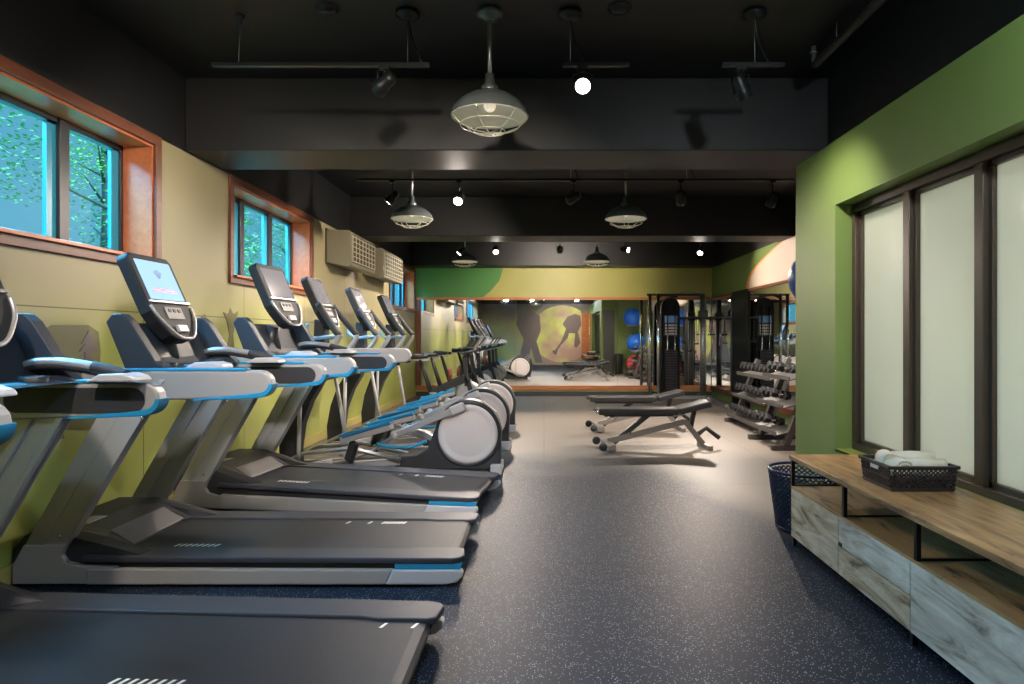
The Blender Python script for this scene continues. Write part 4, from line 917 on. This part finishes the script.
# ------------------------------------------------------------------ exercise balls on a stand
br = thing('ball_rack', 'tall metal stand holding exercise balls behind the wall corner', 'rack', (3.13, 7.22, 0))
m = MB(); m.tube([(.36,.3,0),(.36,.3,2.1)], .02, 8); m.tube([(.36,-.3,0),(.36,-.3,2.1)], .02, 8); m.build('post', 'steel', br)
for z in (.13, .86, 1.70):
    ox = -.12 if z > 1.5 else 0
    MB().tube([(ox+.20*math.cos(a), .20*math.sin(a), z+.0) for a in [2*PI*k/20 for k in range(20)]], .012, 8, closed=True).build('ring', 'steel', br)
    m = MB(); m.tube([(ox+.19,.05,z),(.36,.3,z)], .01, 6); m.tube([(ox+.19,-.05,z),(.36,-.3,z)], .01, 6); m.build('ring_bracket', 'steel', br)
for z, c, lb in ((2.00, 'ball_blue', 'topmost blue exercise ball, peeking past the green wall corner'), (1.14, 'ball_blue', 'middle blue exercise ball, between blue and red in the mirror'), (.42, 'ball_red', 'red exercise ball at the bottom of the ball stand')):
    o = MB().sphere((0,0,0), .32, 32).build('exercise_ball', c); o.location = (3.01 if z > 1.5 else 3.13, 7.22, z-.03 if c == 'ball_red' else z-.02); tag(o, lb, 'ball')
bi = thing('waste_bin', 'black waste bin behind the wall corner, seen in the mirror', 'bin', (2.68, 6.0, 0))
MB().lathe([(0,0),(.13,0),(.16,.62),(.16,.66)], n=24).build('body', 'black', bi)
MB().lathe([(.165,.64),(.165,.68),(.06,.72),(.06,.70),(.15,.66)], n=24).build('lid', 'charcoal', bi)

# ------------------------------------------------------------------ long low cabinet
cb = thing('storage_bench', 'long low wooden cabinet with whitewashed drawers under the frosted windows', 'cabinet', (1.6, 0, 0))
CY0, CY1 = 1.45, 4.28; D = .49
MB().box((-.012, CY0, .552), (D, CY1, .582)).build('top', ['wood_top'], cb, bevel=.003)
MB().box((.0, CY0, .368), (D-.01, CY1, .382)).build('shelf', 'wood_shelf', cb)
cs = MB(); cs.box((.02, CY0, .06), (D-.01, CY1, .368)); cs.build('carcass', 'wood_side', cb)
MB().box((D-.012, CY0, .382), (D-.004, CY1, .552)).build('back_board', 'wood_side', cb)
yy = [4.275, 3.59, 2.885, 2.18, 1.455]
for i, (b_, a_) in enumerate(zip(yy, yy[1:])):
    if i % 2 == 1:
        for z0, z1 in ((.215,.366),(.058,.208)):
            d = MB().box((-.0, a_+.003, z0), (.02, b_-.003, z1)).build('drawer', 'wood_pale' if z0 > .1 else 'wood_white', cb, bevel=.002)
            if z0 > .1: MB().box((-.005, b_-.045, .215), (.0, b_-.01, .235)).build('pull', 'black_metal', d)
    else:
        MB().box((-.0, a_+.003, .058), (.02, b_-.003, .366)).build('door_panel', 'wood_white' if i == 0 else 'wood_pale', cb, bevel=.002)
for y in (4.27, 3.535, 2.845, 2.14, 1.47):
    m = MB(); m.box((.0, y-.011, .382), (.02, y+.011, .552)); m.box((D-.03, y-.011, .382), (D-.012, y+.011, .552)); m.box((.0, y-.006, .382), (D-.012, y+.006, .391)); m.build('post', 'black_metal', cb)
for y in (4.26, 2.885, 1.49):
    for x in (.005, D-.03): MB().box((x, y-.012, 0), (x+.022, y+.012, .06)).build('leg', 'black_metal', cb)
# towel basket
tb = thing('towel_basket', 'dark woven plastic basket of towels standing on the cabinet', 'basket', (1.87, 3.40, .582))
def mesh_wall(s, p, q, z0, z1, nx, nz, th=.004, flare=0, out=(0,0)):
    """open diagonal lattice between two corners"""
    p = Vector(p); q = Vector(q)
    def pt(u, v):
        c = p.lerp(q, u); return Vector((c.x+out[0]*flare*v, c.y+out[1]*flare*v, z0+(z1-z0)*v))
    for i in range(nx):
        for j in range(nz):
            u0, u1, v0, v1 = i/nx, (i+1)/nx, j/nz, (j+1)/nz; um, vm = (u0+u1)/2, (v0+v1)/2
            s.bar(pt(u0, v0), pt(u1, v1), th*1.7, th); s.bar(pt(u1, v0), pt(u0, v1), th*1.7, th)
    for v in (0, .5, 1.0): s.bar(pt(0, v), pt(1, v), th*2, th*2.2)
s = MB(); bx, by, bh = .155, .145, .13
def ring4(z, k): return [(-bx*k,-by*k),(bx*k,-by*k),(bx*k,by*k),(-bx*k,by*k)]
cs4 = [(-bx,-by),(bx,-by),(bx,by),(-bx,by)]
for i in range(4):
    a, b = cs4[i], cs4[(i+1) % 4]; mx_, my_ = (a[0]+b[0])/2, (a[1]+b[1])/2; o_ = (1 if mx_ > .01 else -1 if mx_ < -.01 else 0, 1 if my_ > .01 else -1 if my_ < -.01 else 0)
    mesh_wall(s, (a[0],a[1],0), (b[0],b[1],0), .012, bh-.015, 14, 5, .0045, .012, o_)
s.box((-bx,-by,0), (bx,by,.008))
s.build('woven_body', 'basket', tb)
m = MB(); k = 1.09; q = [(-bx*k,-by*k),(bx*k,-by*k),(bx*k,by*k),(-bx*k,by*k)]
for i in range(4): a, b = q[i], q[(i+1) % 4]; m.bar((a[0],a[1],bh-.01), (b[0],b[1],bh-.01), .018, .016)
m.build('rim', 'basket', tb, bevel=.003)
m = MB(); m.bar((-bx-.012,-.04,bh-.03), (-bx-.012,.04,bh-.03), .006, .022); m.build('handle_slot', 'towel', tb)
def towel(x, y, z, r, L, ang, label):
    s = MB(); n = 34; turns = 2.4; pts = []
    for k in range(n*2+1):
        a = turns*2*PI*k/(n*2); rr = r*(.25+.75*k/(n*2)); pts.append((rr*math.cos(a), rr*math.sin(a)))
    th = r*.14; vs = []
    for u in (-L/2, L/2):
        for j, (a, b) in enumerate(pts):
            l = math.hypot(a, b); vs.append((u, a, b)); vs.append((u, a*(1-th/l), b*(1-th/l)))
    N = len(pts)*2; fs = []
    for j in range(len(pts)-1):
        a = 2*j; fs += [(a, a+2, N+a+2, N+a), (a+1, N+a+1, N+a+3, a+3), (a, a+1, a+3, a+2), (N+a, N+a+2, N+a+3, N+a+1)]
    s.add(vs, fs, 0, True)
    s.lathe([(0,-L/2+.006),(r*.93,-L/2+.01),(r*.98,0),(r*.93,L/2-.01),(0,L/2-.006)], (0,0,0), 'x', 20)
    o = s.build('rolled_towel', 'towel'); o.location = (x, y, z); o.rotation_euler = (0, 0, ang); tag(o, label, 'towel', 'rolled towels in the basket'); return o
towel(1.80, 3.355, .582+.100, .050, .13, R(88), 'rolled white towel at the left front of the basket')
towel(1.925, 3.345, .582+.096, .05, .22, R(6), 'rolled cream towel at the right front of the basket')
towel(1.80, 3.46, .582+.118, .048, .13, R(80), 'rolled white towel at the back left of the basket')
towel(1.93, 3.455, .582+.118, .05, .20, R(-4), 'rolled white towel at the back right of the basket')
# hamper
hp = thing('laundry_hamper', 'navy woven plastic hamper on the floor past the end of the cabinet', 'hamper', (1.84, 4.62, 0))
s = MB(); n = 40; nz = 12; hh_ = .415
def hr(z): return .20+.055*z/hh_
def P(i, j): 
    a = 2*PI*i/n; z = .02+(hh_-.04)*j/nz; return Vector((hr(z)*math.cos(a), hr(z)*math.sin(a), z))
for i in range(n):
    for j in range(nz): s.bar(P(i, j), P(i+1, j+1), .011, .008); s.bar(P(i+1, j), P(i, j+1), .011, .008)
s.lathe([(0,.0),(.195,.0),(.2,.02),(0,.02)], n=30); s.build('woven_body', 'hamper', hp)
for z in (.02, hh_): MB().tube([(hr(z)*math.cos(2*PI*k/n), hr(z)*math.sin(2*PI*k/n), z) for k in range(n)], .010, 8, closed=True).build('rim', 'hamper', hp)

# ------------------------------------------------------------------ outdoors, seen through the high windows
g = MB(); nx, ny = 16, 24; vs = []
for i in range(nx+1):
    for j in range(ny+1):
        x = -3.3-i*1.6; y = -6+j*2.2; z = 1.2+max(0, (-x-3.3))*.16+.25*math.sin(x*.7+y*.5)+.2*math.sin(y*.9)*min(1, i/3); vs.append((x, y, z if i else 1.2))
g.add(vs, [(i*(ny+1)+j, i*(ny+1)+j+1, (i+1)*(ny+1)+j+1, (i+1)*(ny+1)+j) for i in range(nx) for j in range(ny)], 0, True)
o = g.build('ground', 'grass', kind='structure')
def leaves(s, c, r, n, sz, mi=0, flat_=1):
    for k in range(n):
        while True:
            p = Vector((random.uniform(-1,1), random.uniform(-1,1), random.uniform(-1,1)))
            if p.length < 1: break
        p = Vector((p.x*r, p.y*r, p.z*r*flat_)) + Vector(c)
        a = random.uniform(0, 2*PI); u = Vector((math.cos(a), math.sin(a), random.uniform(-.6,.6))).normalized()*sz; v = Vector((-math.sin(a), math.cos(a), random.uniform(-.8,.8))).normalized()*sz*.5
        s.add([p-u, p-v, p+u, p+v], [(0,1,2,3)], mi)
def tree(x, y, h, label, m, n=900, crown=1.5, conifer=False):
    z0 = 1.2+(-x-3.3)*.16
    t = thing('tree', label, 'tree', (x, y, z0-.2))
    s = MB(); s.tube([(0,0,0),(.05,.03,h*.4),(-.04,.05,h*.75),(0,0,h)], [.15,.11,.07,.02], 8)
    tips = []
    for k in range(9):
        a = random.uniform(0, 2*PI); zz = h*random.uniform(.25,.85); L = crown*random.uniform(.5,1.0)
        e = Vector((L*math.cos(a), L*math.sin(a), zz+L*.5)); s.tube([(0,0,zz), e*.5+Vector((0,0,zz*.5)), e], [.05,.03,.01], 6); tips.append(e)
    s.build('trunk', 'bark', t)
    f = MB()
    if conifer:
        for k in range(12): q = k/11; leaves(f, (0,0,h*(.12+.85*q)), crown*(1-q)*.9+.1, n//12, .09, 0, .25)
    else:
        for e in tips: leaves(f, e, crown*.45, n//9, .055)
    f.build('foliage', m, t)
tr = [(-9.5,3.5,5,0),(-11,7.0,6,1),(-8.5,9.0,4.5,0),(-13,12,7,1),(-9,14,4.2,0),(-12,18,6,0),(-10,21,5,1),(-14,25,7,0),(-9.5,27,5,0),(-15,8.5,7,0),(-16,16,8,1),(-6.6,5.0,3.4,0),(-12,31,6,0)]
nm = ['bare-branched', 'leafy', 'slender', 'broad', 'small', 'dense', 'pale', 'tall', 'loose', 'far', 'big far', 'bluish', 'distant']
for i, (x, y, h, c) in enumerate(tr):
    tree(x, y, h, '%s tree on the slope outside the left windows' % nm[i], 'leaf_b' if i % 2 else 'leaf_a', 1300 if i in (0, 11) else 2400, 1.7 if not c else 1.5, bool(c))
    bpy.data.objects[-1] if False else None
for i in range(9):
    x = random.uniform(-7.5, -4.8); y = 5+i*2.2; z0 = 1.2+(-x-3.3)*.16
    t = thing('shrub', '', 'shrub', (x, y, z0)); t['label'] = 'low green shrub on the bank outside, %s from the near end' % (['first','second','third','fourth','fifth','sixth','seventh','eighth','ninth'][i]); t['group'] = 'shrubs outside the windows'
    f = MB(); leaves(f, (0,0,.35), .75, 500, .06, 0, .6); f.build('foliage', 'leaf_b' if i % 2 else 'leaf_a', t)
    s = MB(); [s.tube([(0,0,0),(.3*math.cos(a),.3*math.sin(a),.4)], .012, 5) for a in (0,2,4)]; s.build('stem', 'bark', t)
